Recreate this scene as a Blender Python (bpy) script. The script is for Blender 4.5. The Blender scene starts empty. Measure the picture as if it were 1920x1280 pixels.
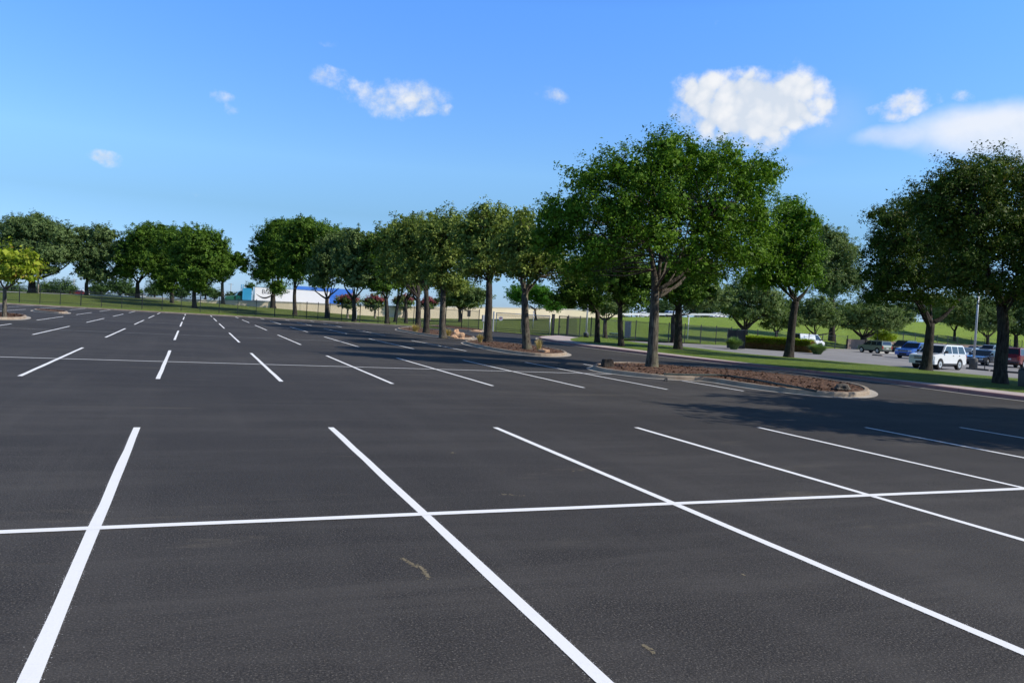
import bpy, bmesh, math, random
import numpy as np
from mathutils import Vector, Matrix

scene = bpy.context.scene
COL = scene.collection
rad = math.radians

# ------------------------------------------------------------------ survey
# the camera was solved from the parking grid: 2.743 m bays, 1.89 m eye height
YAW, PITCH, ROLL, EYE, FPX = .3836, .0314, -.056, 1.8893, 1494.1
FW = np.array([math.sin(YAW)*math.cos(PITCH), math.cos(YAW)*math.cos(PITCH), -math.sin(PITCH)])
r0 = np.array([math.cos(YAW), -math.sin(YAW), 0.]); d0 = np.cross(FW, r0)
RT = r0*math.cos(ROLL)+d0*math.sin(ROLL)
DN = -r0*math.sin(ROLL)+d0*math.cos(ROLL)
def ray(px, py): return FW+RT*(px-960)/FPX+DN*(py-640)/FPX
def G(px, py, z=0.):
    v = ray(px, py); t = (z-EYE)/v[2]
    p = v*t; return np.array([p[0], p[1], z])
def PD(px, py, dep): return np.array([0, 0, EYE])+ray(px, py)*dep
def depth_of(P): return float((np.array(P)-np.array([0, 0, EYE]))@FW)

# ------------------------------------------------------------------ objects
def tag(o, label=None, cat=None, group=None, kind=None):
    if label: o['label'] = label
    if cat: o['category'] = cat
    if group: o['group'] = group
    if kind: o['kind'] = kind
    return o
def empty(name, loc=(0, 0, 0), rz=0., label=None, cat=None, group=None):
    o = bpy.data.objects.new(name, None); COL.objects.link(o)
    o.location = tuple(float(a) for a in loc); o.rotation_euler = (0, 0, rz); o.empty_display_size = .3
    return tag(o, label, cat, group)
def link(name, me, mat, parent=None, smooth=False):
    if mat is not None and not me.materials: me.materials.append(mat)
    if smooth:
        me.polygons.foreach_set('use_smooth', [True]*len(me.polygons))
    o = bpy.data.objects.new(name, me); COL.objects.link(o)
    if parent is not None: o.parent = parent
    return o
def mesh_np(name, V, Fc, k):
    me = bpy.data.meshes.new(name)
    V = np.asarray(V, dtype=np.float32); Fc = np.asarray(Fc, dtype=np.int32)
    me.vertices.add(len(V)); me.vertices.foreach_set('co', V.ravel())
    me.loops.add(Fc.size); me.loops.foreach_set('vertex_index', Fc.ravel())
    me.polygons.add(len(Fc))
    me.polygons.foreach_set('loop_start', np.arange(len(Fc), dtype=np.int32)*k)
    me.polygons.foreach_set('loop_total', np.full(len(Fc), k, dtype=np.int32))
    me.update(); me.validate(); return me
def mesh_py(name, V, Fc):
    me = bpy.data.meshes.new(name); me.from_pydata([tuple(map(float, v)) for v in V], [], Fc); me.update(); return me
def copy_tree(o, parent=None):
    c = o.copy(); COL.objects.link(c)
    if parent is not None: c.parent = parent
    for ch in list(o.children): copy_tree(ch, c)
    return c

class MB:
    def __init__(s): s.V = []; s.F = []
    def add(s, V, F):
        n = len(s.V); s.V += [tuple(map(float, v)) for v in V]; s.F += [tuple(i+n for i in f) for f in F]; return s
    def box(s, x0, x1, y0, y1, z0, z1):
        return s.add([(x0,y0,z0),(x1,y0,z0),(x1,y1,z0),(x0,y1,z0),(x0,y0,z1),(x1,y0,z1),(x1,y1,z1),(x0,y1,z1)],
                     [(0,3,2,1),(4,5,6,7),(0,1,5,4),(1,2,6,5),(2,3,7,6),(3,0,4,7)])
    def bar(s, a, b, w, h=None):           # rectangular bar from a to b
        h = h or w; a = np.array(a, float); b = np.array(b, float); d = b-a; d /= np.linalg.norm(d)
        up = np.array([0, 0, 1.]) if abs(d[2]) < .9 else np.array([0, 1., 0])
        u = np.cross(d, up); u /= np.linalg.norm(u); v = np.cross(u, d)
        V = [p+u*i*w/2+v*j*h/2 for p in (a, b) for i, j in ((-1,-1),(1,-1),(1,1),(-1,1))]
        return s.add(V, [(0,1,2,3),(7,6,5,4),(0,4,5,1),(1,5,6,2),(2,6,7,3),(3,7,4,0)])
    def tube(s, pts, rr, n=8, cap=True):
        pts = [np.array(p, float) for p in pts]; V = []; F = []
        ref = np.array([.13, .97, .2])
        for i, p in enumerate(pts):
            d = pts[min(i+1, len(pts)-1)]-pts[max(i-1, 0)]; d = d/(np.linalg.norm(d)+1e-9)
            u = np.cross(d, ref); u /= np.linalg.norm(u)+1e-9; v = np.cross(d, u)
            r = rr[i] if hasattr(rr, '__len__') else rr
            for k in range(n):
                a = 2*math.pi*k/n; V.append(p+u*math.cos(a)*r+v*math.sin(a)*r)
        for i in range(len(pts)-1):
            for k in range(n):
                a = i*n+k; b = i*n+(k+1) % n; F.append((a, b, b+n, a+n))
        if cap:
            F.append(tuple(range(n-1, -1, -1))); F.append(tuple(range((len(pts)-1)*n, len(pts)*n)))
        return s.add(V, F)
    def disc(s, c, axis, r, w, n=20):
        c = np.array(c, float); a = np.array(axis, float)*w/2
        return s.tube([c-a, c+a], r, n)
    def build(s, name, mat, parent=None, smooth=False, bevel=0, flat_n=True):
        me = mesh_py(name, s.V, s.F)
        if bevel or flat_n:
            bm = bmesh.new(); bm.from_mesh(me)
            bmesh.ops.recalc_face_normals(bm, faces=bm.faces)
            if bevel: bmesh.ops.bevel(bm, geom=[e for e in bm.edges if e.is_manifold and e.calc_face_angle(0) > .5], offset=bevel, segments=2, affect='EDGES', clamp_overlap=True)
            bm.to_mesh(me); bm.free()
        return link(name, me, mat, parent, smooth)

# ------------------------------------------------------------------ materials
class NT:
    def __init__(s, name):
        s.m = bpy.data.materials.new(name); s.m.use_nodes = True
        s.t = s.m.node_tree; s.b = s.t.nodes['Principled BSDF']; s.out = s.t.nodes['Material Output']
        s.pos = None
    def n(s, ty, **kw):
        nd = s.t.nodes.new(ty)
        for k, v in kw.items():
            if k in nd.inputs.keys() if isinstance(k, str) else False: pass
            setattr(nd, k, v)
        return nd
    def l(s, a, b): s.t.links.new(a, b)
    def P(s):
        if s.pos is None: s.pos = s.n('ShaderNodeNewGeometry').outputs['Position']
        return s.pos
    def noise(s, scale, det=4., rough=.6, stretch=None, vec=None, dist=0.):
        v = vec if vec is not None else s.P()
        if stretch is not None:
            mp = s.n('ShaderNodeMapping'); s.l(v, mp.inputs['Vector']); mp.inputs['Scale'].default_value = stretch[:3]
            if len(stretch) > 3: mp.inputs['Rotation'].default_value = (0, 0, stretch[3])
            v = mp.outputs[0]
        nd = s.n('ShaderNodeTexNoise'); s.l(v, nd.inputs['Vector'])
        nd.inputs['Scale'].default_value = scale; nd.inputs['Detail'].default_value = det
        nd.inputs['Roughness'].default_value = rough; nd.inputs['Distortion'].default_value = dist
        return nd.outputs['Fac']
    def ramp(s, fac, stops):
        nd = s.n('ShaderNodeValToRGB'); s.l(fac, nd.inputs[0]); e = nd.color_ramp.elements
        while len(e) < len(stops): e.new(.5)
        for el, (p, c) in zip(e, stops):
            el.position = p
            if not hasattr(c, '__len__'): c = (c, c, c)
            el.color = (*c, 1)
        return nd.outputs[0]
    def mix(s, fac, a, b, mode='MIX'):
        nd = s.n('ShaderNodeMix', data_type='RGBA', blend_type=mode)
        for i, x in ((0, fac), (6, a), (7, b)):
            if hasattr(x, 'links'): s.l(x, nd.inputs[i])
            elif i == 0: nd.inputs[0].default_value = x
            else: nd.inputs[i].default_value = (*x, 1)
        return nd.outputs[2]
    def math(s, op, a, b=None, clamp=False):
        nd = s.n('ShaderNodeMath', operation=op, use_clamp=clamp)
        for i, x in ((0, a), (1, b)):
            if x is None: continue
            if hasattr(x, 'links'): s.l(x, nd.inputs[i])
            else: nd.inputs[i].default_value = x
        return nd.outputs[0]
    def bump(s, h, dist=.02, strength=1.):
        nd = s.n('ShaderNodeBump'); s.l(h, nd.inputs['Height']); nd.inputs['Distance'].default_value = dist
        nd.inputs['Strength'].default_value = strength; s.l(nd.outputs[0], s.b.inputs['Normal'])
    def col(s, c):
        if hasattr(c, 'links'): s.l(c, s.b.inputs['Base Color'])
        else: s.b.inputs['Base Color'].default_value = (*c, 1)
        return s
    def rough(s, r, spec=.5, metal=0.):
        if hasattr(r, 'links'): s.l(r, s.b.inputs['Roughness'])
        else: s.b.inputs['Roughness'].default_value = r
        s.b.inputs['Specular IOR Level'].default_value = spec; s.b.inputs['Metallic'].default_value = metal
        return s

def simple(name, c, r=.6, spec=.5, metal=0., var=.12, sc=3.):
    m = NT(name); f = m.noise(sc, 4)
    m.col(m.mix(f, tuple(x*(1-var) for x in c), tuple(min(1, x*(1+var)) for x in c))).rough(r, spec, metal); return m.m

def asphalt_mat():
    m = NT('asphalt')
    fine = m.noise(70, 2, .8); mid = m.noise(20, 3, .7); big = m.noise(.30, 5, .66); big2 = m.noise(.08, 2, .6)
    drag = m.noise(.55, 6, .70, stretch=(.40, 2.4, 1, .45), dist=.4); roll = m.noise(1.0, 3, .6, stretch=(1.5, .05, 1, .0))
    c = m.ramp(fine, [(.32, (.008, .0070, .0064)), (.47, (.0295, .0262, .0243)), (.60, (.066, .059, .0525)), (.70, (.22, .20, .165))])
    c = m.mix(m.math('MULTIPLY', m.ramp(mid, [(.50, 0.), (.62, 1.)]), .40), c, (.016, .0140, .0124))
    c = m.mix(m.math('MULTIPLY', m.ramp(big, [(.42, 0.), (.64, 1.)]), .34), c, (.082, .075, .068))
    c = m.mix(m.math('MULTIPLY', m.ramp(drag, [(.46, 0.), (.64, 1.)]), .42), c, (.087, .079, .070))
    c = m.mix(m.math('MULTIPLY', m.ramp(roll, [(.50, 0.), (.64, 1.)]), .26), c, (.078, .071, .064))
    c = m.mix(m.math('MULTIPLY', m.ramp(big2, [(.44, 0.), (.56, 1.)]), .42), c, (.024, .0215, .020))
    # clay dragged by tyres and left where machines turned
    clay = m.ramp(m.noise(.8, 6, .7, stretch=(.42, 1.6, 1, .7)), [(.60, 0.), (.72, 1.)])
    c = m.mix(m.math('MULTIPLY', clay, .28), c, (.20, .17, .12))
    m.col(c).rough(.84, .30)
    m.bump(m.math('ADD', fine, mid), .006, .8)
    return m.m
def lot_old_mat():
    m = NT('weathered_pavement'); a = m.noise(.25, 5, .6); b = m.noise(40, 3, .7)
    c = m.ramp(a, [(.3, (.235, .225, .215)), (.7, (.33, .315, .30))]); c = m.mix(m.math('MULTIPLY', b, .45), c, (.17, .165, .16))
    cr = m.ramp(m.noise(.4, 6, .7, dist=1.5), [(.485, 0.), (.5, 1.), (.515, 0.)])
    c = m.mix(m.math('MULTIPLY', cr, .45), c, (.07, .07, .07))
    m.col(c).rough(.9, .3); m.bump(b, .004, .6); return m.m
def grass_mat(name, a, b, c3, sc=1.):
    m = NT(name); f = m.noise(24*sc, 5, .75); g = m.noise(.45*sc, 4, .6); t = m.noise(3.5*sc, 5, .7)
    c = m.ramp(f, [(.28, tuple(x*.55 for x in a)), (.5, a), (.72, b)])
    c = m.mix(m.math('MULTIPLY', m.ramp(g, [(.42, 0.), (.68, 1.)]), .55), c, c3)
    c = m.mix(m.math('MULTIPLY', m.ramp(t, [(.45, 0.), (.7, 1.)]), .35), c, tuple(x*1.35 for x in b))
    s2 = m.noise(9*sc, 3, .6, stretch=(1, 1, 1)); c = m.mix(m.math('MULTIPLY', m.ramp(s2, [(.50, 0.), (.64, 1.)]), .45), c, tuple(x*.45 for x in a))
    m.col(c).rough(.85, .15); m.bump(m.math('ADD', f, m.math('ADD', t, s2)), .14, 1.); return m.m
def concrete_mat(name, base, stain, sc=1., dark=.5):
    m = NT(name); a = m.noise(.9*sc, 6, .65); b = m.noise(35, 4, .7); v = m.noise(1.2, 4, .6, stretch=(2.5, 2.5, .15))
    c = m.mix(m.ramp(a, [(.38, 0.), (.66, 1.)]), base, stain)
    c = m.mix(m.math('MULTIPLY', b, .35), c, tuple(x*.55 for x in base))
    c = m.mix(m.math('MULTIPLY', m.ramp(v, [(.5, 0.), (.75, 1.)]), dark), c, tuple(x*.5 for x in base))
    m.col(c).rough(.88, .3); m.bump(b, .006, .6); return m.m
def mulch_mat():
    m = NT('wood_mulch')
    vo = m.n('ShaderNodeTexVoronoi'); m.l(m.P(), vo.inputs['Vector']); vo.inputs['Scale'].default_value = 9
    c = m.ramp(m.noise(13, 5, .75), [(.3, (.03, .018, .012)), (.5, (.10, .052, .034)), (.7, (.20, .11, .07))])
    c2 = m.n('ShaderNodeSeparateColor'); m.l(vo.outputs['Color'], c2.inputs[0])
    c = m.mix(m.math('MULTIPLY', c2.outputs[0], .55), c, (.19, .13, .095))
    m.col(c).rough(.95, .1); m.bump(vo.outputs['Distance'], .06, 1.); return m.m
def leaf_mat(name, dark, mid, light, trans=.32, odd=None, oddp=.9):
    m = NT(name); g = m.pos or m.n('ShaderNodeNewGeometry'); m.pos = g.outputs['Position']
    rnd = g.outputs['Random Per Island']
    c = m.ramp(rnd, [(0., dark), (.5, mid), (1., light)])
    cl = m.noise(.9, 3, .5)
    c = m.mix(m.math('MULTIPLY', m.ramp(cl, [(.4, 0.), (.65, 1.)]), .5), c, light)
    if odd:
        sel = m.math('MULTIPLY', m.ramp(m.noise(.8, 2, .5), [(.50, 0.), (.64, 1.)]), m.ramp(rnd, [(oddp-.5, 0.), (oddp-.1, 1.)]))
        c = m.mix(sel, c, odd)
    m.col(c).rough(.55, .12)
    tr = m.n('ShaderNodeBsdfTranslucent'); m.l(m.mix(1., c, (1., 1.15, .55), 'MULTIPLY'), tr.inputs['Color'])
    mx = m.n('ShaderNodeMixShader'); mx.inputs[0].default_value = trans
    m.l(m.b.outputs[0], mx.inputs[1]); m.l(tr.outputs[0], mx.inputs[2]); m.l(mx.outputs[0], m.out.inputs[0])
    return m.m
def bark_mat(name, a, b, lich):
    m = NT(name); f = m.noise(9, 6, .7, stretch=(1.6, 1.6, .28)); g = m.noise(2.2, 4, .6)
    c = m.ramp(f, [(.36, tuple(x*.35 for x in a)), (.5, a), (.7, b)])
    c = m.mix(m.math('MULTIPLY', m.ramp(g, [(.5, 0.), (.66, 1.)]), .5), c, lich)
    m.col(c).rough(.95, .15); m.bump(f, .06, 1.); return m.m
def paint_mat(name, c, metal=0., r=.25, coat=1.):
    m = NT(name); f = m.noise(2.5, 4)
    m.col(m.mix(f, tuple(x*.93 for x in c), tuple(min(1., x*1.04) for x in c))).rough(r, .5, metal)
    m.b.inputs['Coat Weight'].default_value = coat; m.b.inputs['Coat Roughness'].default_value = .06; return m.m

M = {}
M['asphalt'] = asphalt_mat(); M['lot_old'] = lot_old_mat()
M['grass'] = grass_mat('lawn_grass', (.14, .215, .026), (.26, .37, .05), (.22, .29, .05))
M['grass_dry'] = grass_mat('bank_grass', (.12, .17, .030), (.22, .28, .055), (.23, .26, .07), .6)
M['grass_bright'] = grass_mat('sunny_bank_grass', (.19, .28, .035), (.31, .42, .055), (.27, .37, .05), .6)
M['earth'] = grass_mat('far_field', (.09, .13, .03), (.16, .21, .05), (.15, .15, .06), .3)
M['kerb'] = concrete_mat('kerb_concrete', (.40, .33, .25), (.29, .21, .15), 1., .8)
M['gutter'] = concrete_mat('gutter_concrete', (.52, .48, .42), (.38, .34, .29), 1., .6)
M['walk'] = concrete_mat('pavement_concrete', (.56, .47, .44), (.45, .38, .35), .4, .2)
M['red_kerb'] = concrete_mat('red_fire_lane_kerb', (.34, .17, .17), (.28, .19, .18))
M['wall'] = concrete_mat('cream_wall_concrete', (.90, .76, .54), (.80, .68, .48), .3, .1)
M['road'] = concrete_mat('highway_concrete', (.52, .49, .44), (.44, .42, .38), .2, .1)
M['brick'] = concrete_mat('brown_block_wall', (.28, .21, .17), (.20, .15, .12), 1.5, .3)
M['pale'] = simple('pale_concrete_flume', (.55, .52, .45), .9)
M['mulch'] = mulch_mat()
def line_mat():
    m = NT('road_paint'); f = m.noise(60, 4, .7); g = m.noise(4, 5, .7)
    c = m.mix(m.math('MULTIPLY', m.ramp(f, [(.55, 0.), (.75, 1.)]), .28), (.84, .84, .83), (.5, .5, .5))
    c = m.mix(m.math('MULTIPLY', m.ramp(g, [(.55, 0.), (.8, 1.)]), .18), c, (.45, .44, .42))
    m.col(c).rough(.75, .3); m.bump(f, .003, .5); return m.m
M['line'] = line_mat()
def faint_mat():
    m = NT('thin_worn_paint'); g = m.noise(6, 5, .7)
    m.col(m.ramp(g, [(.3, (.22, .22, .22)), (.6, (.48, .48, .48))])).rough(.8, .3); return m.m
M['faint'] = faint_mat()
M['black_metal'] = simple('black_painted_iron', (.018, .019, .02), .5, .5, 0, .2)
M['silver'] = simple('galvanised_steel', (.55, .56, .57), .4, .5, .6)
M['pole'] = simple('grey_pole_steel', (.48, .50, .53), .5, .5, .2)
M['dark_conc'] = simple('dark_pole_base', (.10, .095, .09), .9)
M['white_sign'] = simple('white_sign_face', (.78, .76, .76), .5)
M['sign_red'] = simple('faded_red_print', (.45, .10, .12), .5)
M['cabinet'] = simple('grey_cabinet_steel', (.40, .42, .44), .5)
M['rock'] = concrete_mat('orange_sandstone', (.55, .33, .20), (.62, .42, .26), 2.)
M['wood'] = bark_mat('stump_wood', (.13, .11, .09), (.22, .19, .15), (.1, .1, .09))
M['timber_pole'] = simple('weathered_pole_timber', (.36, .32, .27), .9)
M['edging'] = simple('black_lawn_edging', (.02, .035, .03), .6)
M['tyre'] = simple('tyre_rubber', (.018, .018, .019), .85, .3)
M['rim'] = simple('alloy_rim', (.62, .63, .64), .3, .5, .7)
M['glass'] = NT('tinted_glass').col((.012, .018, .022)).rough(.06, .7).m
M['glass_clear'] = NT('pale_glass').col((.16, .22, .26)).rough(.05, .8).m
M['trim'] = simple('black_trim_plastic', (.02, .02, .022), .6)
M['chrome'] = simple('chrome_trim', (.65, .65, .66), .15, .5, .9)
M['lamp_w'] = NT('headlight_lens').col((.55, .57, .58)).rough(.12, .7).m
M['lamp_r'] = NT('taillight_lens').col((.35, .02, .02)).rough(.15, .6).m
M['plate'] = simple('number_plate', (.6, .6, .58), .5)
M['bark'] = bark_mat('elm_bark', (.095, .080, .062), (.21, .18, .14), (.20, .195, .12))
M['bark_d'] = bark_mat('oak_bark', (.050, .041, .034), (.10, .085, .07), (.08, .08, .055))
M['bark_l'] = bark_mat('pale_bark', (.30, .25, .20), (.46, .40, .33), (.35, .31, .25))
M['leaf_elm'] = leaf_mat('elm_leaf', (0.034, 0.082, 0.006), (0.071, 0.156, 0.010), (0.167, 0.289, 0.023), .24)
M['leaf_elm2'] = leaf_mat('autumn_tinged_leaf', (0.026, 0.052, 0.008), (0.046, 0.091, 0.012), (0.116, 0.166, 0.023), .2, odd=(.17, .12, .03), oddp=1.22)
M['leaf_oak'] = leaf_mat('live_oak_leaf', (0.057, 0.096, 0.026), (0.103, 0.164, 0.047), (0.231, 0.301, 0.104), .22)
M['leaf_lacy'] = leaf_mat('lacy_grey_green_leaf', (0.055, 0.098, 0.033), (0.096, 0.156, 0.053), (0.200, 0.273, 0.099), .22)
M['leaf_far'] = leaf_mat('distant_leaf', (.034, .070, .022), (.058, .11, .034), (.10, .165, .052), .22)
M['leaf_bank'] = leaf_mat('bank_tree_leaf', (0.036, 0.079, 0.011), (0.069, 0.142, 0.017), (0.146, 0.246, 0.031), .24)
M['leaf_row'] = leaf_mat('olive_leaf', (0.068, 0.109, 0.019), (0.129, 0.192, 0.035), (0.298, 0.358, 0.085), .24)
M['leaf_bright'] = leaf_mat('bright_green_leaf', (.04, .12, .012), (.07, .19, .02), (.11, .27, .035), .4)
M['leaf_yellow'] = leaf_mat('yellow_green_leaf', (.15, .23, .02), (.28, .38, .035), (.42, .46, .06), .4, odd=(.42, .22, .06))
M['leaf_hedge'] = leaf_mat('clipped_hedge_leaf', (.14, .20, .015), (.24, .33, .02), (.36, .46, .03), .35)
M['leaf_rust'] = leaf_mat('rusty_hedge_leaf', (.12, .06, .02), (.22, .10, .03), (.26, .20, .05), .3)
M['leaf_tuft'] = leaf_mat('ornamental_grass_blade', (.10, .17, .05), (.16, .25, .08), (.26, .36, .14), .3)
M['straw'] = leaf_mat('dry_straw_blade', (.35, .25, .08), (.5, .38, .14), (.6, .48, .22), .2)
M['flower'] = leaf_mat('crape_myrtle_bloom', (.22, .05, .07), (.34, .09, .12), (.48, .18, .21), .3)

# ------------------------------------------------------------------ sheets
def sheet(name, poly, z, mat, kind='structure'):
    bm = bmesh.new(); vs = [bm.verts.new((float(p[0]), float(p[1]), z if len(p) < 3 else float(p[2]))) for p in poly]
    bm.faces.new(vs); bmesh.ops.triangulate(bm, faces=bm.faces[:]); bmesh.ops.recalc_face_normals(bm, faces=bm.faces)
    if sum(f.normal.z for f in bm.faces) < 0: bmesh.ops.reverse_faces(bm, faces=bm.faces)
    me = bpy.data.meshes.new(name); bm.to_mesh(me); bm.free()
    o = link(name, me, mat); o['kind'] = kind; return o
def resample(pts, step):
    pts = [np.array(p, float) for p in pts]; out = [pts[0]]
    for a, b in zip(pts[:-1], pts[1:]):
        n = max(1, int(np.linalg.norm(b-a)/step))
        for i in range(1, n+1): out.append(a+(b-a)*i/n)
    return out
def smooth_line(pts, it=2, closed=False):
    pts = [np.array(p, float) for p in pts]
    for _ in range(it):
        q = []; n = len(pts)
        rng_ = range(n if closed else n-1)
        if not closed: q.append(pts[0])
        for i in rng_:
            a, b = pts[i], pts[(i+1) % n]; q += [a*.75+b*.25, a*.25+b*.75]
        if not closed: q.append(pts[-1])
        pts = q
    return pts
def loft(name, rows, mat, smooth=True, parent=None, kind='structure'):
    V = []; F = []; n = len(rows[0])
    for r in rows: V += [tuple(p) for p in r]
    for i in range(len(rows)-1):
        for k in range(n-1): F.append((i*n+k, i*n+k+1, (i+1)*n+k+1, (i+1)*n+k))
    me = mesh_py(name, V, F)
    bm = bmesh.new(); bm.from_mesh(me); bmesh.ops.recalc_face_normals(bm, faces=bm.faces)
    if sum(f.normal.z for f in bm.faces) < 0: bmesh.ops.reverse_faces(bm, faces=bm.faces)
    bm.to_mesh(me); bm.free()
    o = link(name, me, mat, parent, smooth)
    if kind: o['kind'] = kind
    return o
def sweep(name, line, prof, mat, closed=False, parent=None):
    """profile = [(offset to the left of travel, z)] swept along a flat line"""
    line = [np.array(p, float) for p in line]; n = len(line); V = []; F = []; m = len(prof)
    for i, p in enumerate(line):
        a = line[(i-1) % n] if closed or i > 0 else p; b = line[(i+1) % n] if closed or i < n-1 else p
        d = (b-a)[:2]; d = d/(np.linalg.norm(d)+1e-9); nn = np.array([-d[1], d[0]])
        for o, z in prof: V.append((p[0]+nn[0]*o, p[1]+nn[1]*o, (p[2] if len(p) > 2 else 0)+z))
    for i in range(n if closed else n-1):
        j = (i+1) % n
        for k in range(m-1): F.append((i*m+k, j*m+k, j*m+k+1, i*m+k+1))
    if not closed: F += [tuple(range(m)), tuple(range((n-1)*m, n*m))[::-1]]
    me = mesh_py(name, V, F); bm = bmesh.new(); bm.from_mesh(me); bmesh.ops.recalc_face_normals(bm, faces=bm.faces); bm.to_mesh(me); bm.free()
    return link(name, me, mat, parent, False)
KERB = [(0, -.05), (0, .10), (.015, .135), (.05, .15), (.15, .15), (.15, -.05)]

# --- the base land, one sheet to the horizon
sheet('ground', [(-2500, -800), (2500, -800), (2500, 3500), (-2500, 3500)], -.6, M['earth'])

# far kerb of the lot (asphalt edge) and fence line behind it
KF = [G(x, y) for x, y in ((-420, 546.5), (0, 569.5), (140, 577), (300, 586), (450, 594.2), (572, 601), (640, 605), (700, 608.5), (775, 613))]
DR = smooth_line([G(x, y) for x, y in ((2500, 816), (1920, 752), (1700, 722.5), (1500, 697), (1300, 676), (1160, 658.5), (1080, 649), (1016, 637.5), (1008, 634.5), (1016, 632.5), (1045, 631))], 2)
WB = [G(x, y, .15) for x, y in ((2500, 787), (1920, 737), (1800, 723), (1600, 703), (1400, 679.5), (1240, 661), (1160, 651), (1075, 639.5), (1068, 636.5), (1072, 634), (1085, 632.5))]
gate_l, gate_r = G(890, 619), G(1036, 631)
lot = [(-90, -40), (60, -40)] + [p[:2] for p in DR] + [gate_r[:2], (gate_r[0]+3, gate_r[1]+14), (gate_l[0]+6, gate_l[1]+14), gate_l[:2]] + [p[:2] for p in KF[::-1]] + [(-150, KF[0][1])]
sheet('parking_lot', lot, 0., M['asphalt'])

# bay markings
mk = MB(); W = 2.743; X0 = -.6545; rng = random.Random(4)
ROWS = [(1.6, 12.52, -6, 13), (19.95, 30.76, -9, 6), (38.49, 49.42, -14, 5), (56.9, 67.96, -12, 5), (75.05, 86.15, -12, 5), (93.2, 98.9, -14, 6)]
def kerb_y(x):
    for a, b in zip(KF[:-1], KF[1:]):
        if a[0] <= x <= b[0]: return a[1]+(b[1]-a[1])*(x-a[0])/(b[0]-a[0])
    return 200.
marks_n = 0
def stripe(a, b, w, z=.004, seg=.9):
    a = np.array(a, float); b = np.array(b, float); d = b-a; L = np.linalg.norm(d); d /= L; nn = np.array([-d[1], d[0]])
    n = max(1, int(L/seg)); V = []; F = []
    for i in range(n+1):
        p = a+d*L*i/n; j = rng.uniform(-.004, .004); e = w/2+rng.uniform(-.003, .003)
        V += [(*(p+nn*(e+j)), z), (*(p-nn*(e-j)), z)]
    for i in range(n): F.append((2*i, 2*i+1, 2*i+3, 2*i+2))
    mk.add(V, F)
LX = {0: (-9, 22), 1: (-12, 9)}
for ri, (y0, y1, c0, c1) in enumerate(ROWS):
    for c in range(c0, c1+1):
        x = X0+c*W; ky = kerb_y(x)-.45
        a, b = y0, min(y1 if ri < 5 else 200, ky)
        if ri == 3 and x < -10.8: continue
        if ri == 4 and -14 < x < -10: continue
        if b-a < 1: continue
        stripe((x, a), (x, b), .094)
M_lines = mk
mk.build('bay_markings', M['line'], flat_n=False)['kind'] = 'structure'
# paint specks thrown beside the nearest lines by the striping machine
ro = np.random.default_rng(5); OV = []
for c_ in range(-1, 6):
    x = X0+c_*W; n_ = 1500; yy = 1.9+ro.random(n_)**1.3*10.4; sd = ro.choice([-1, 1], n_, p=[.62, .38]); xx = x+sd*(.046+ro.exponential(.008, n_)); l1 = ro.uniform(.001, .003, n_)
    for k in range(n_):
        a_ = ro.random()*6.28; c1, s1 = math.cos(a_)*l1[k], math.sin(a_)*l1[k]; zq = .0045+.0012*k/n_
        OV += [(xx[k]+c1, yy[k]+s1, zq), (xx[k]-s1, yy[k]+c1, zq), (xx[k]-c1, yy[k]-s1, zq), (xx[k]+s1, yy[k]-c1, zq)]
link('paint_specks', mesh_np('paint_specks', OV, np.arange(len(OV)).reshape(-1, 4), 4), M['line'])['kind'] = 'stuff'
mk = MB()
stripe((-40, 7.12), (40, 7.12), .108, .006); mk.build('bay_centre_line', M['line'], flat_n=False)['kind'] = 'structure'
mk = MB(); stripe((-60, 25.35), (16.6, 25.35), .10, .006); mk.build('bay_centre_line', M['line'], flat_n=False)['kind'] = 'structure'
mk = MB()
for y, xa, xb in ((43.95, -60, 15.4), (62.4, -10.0, 15.8), (80.6, -9.8, 15.5), (80.6, -60, -14.5)): stripe((xa, y), (xb, y), .10, .006)
mk.build('worn_centre_lines', M['faint'], flat_n=False)['kind'] = 'structure'
# dried mud smears dragged over the new surface
rgm = np.random.default_rng(8); MV = []
for (x, y, x2, y2, w_, n_) in ((752, 1045, 800, 1072, 6, 60), (788, 1062, 806, 1084, 6, 60), (930, 926, 985, 929, 3, 26), (1062, 884, 1098, 880, 2, 18), (838, 848, 856, 849, 2.5, 16), (1204, 1208, 1230, 1224, 7, 30), (1392, 1076, 1398, 1080, 2, 6)):
    t = rgm.random(n_); o_ = rgm.normal(0, .38, n_)*w_*(.4+t); px_ = x+(x2-x)*t; py_ = y+(y2-y)*t+o_
    for a_, b_ in zip(px_, py_):
        p = G(a_, b_); th = rgm.random()*6.28; l1 = rgm.uniform(.004, .017); l2 = l1*rgm.uniform(.3, .8); c1, s1 = math.cos(th), math.sin(th); zq = .0012+.0024*len(MV)/4/600
        MV += [(p[0]+c1*u*l1-s1*v*l2, p[1]+s1*u*l1+c1*v*l2, zq) for u, v in ((-1, -1), (1, -.6), (.8, 1), (-.7, .9))]
o = link('dried_mud', mesh_np('dried_mud', MV, np.arange(len(MV)).reshape(-1, 4), 4), simple('dried_mud', (.20, .17, .115), .95, .1, 0, .35, 9.)); o['kind'] = 'stuff'
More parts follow.
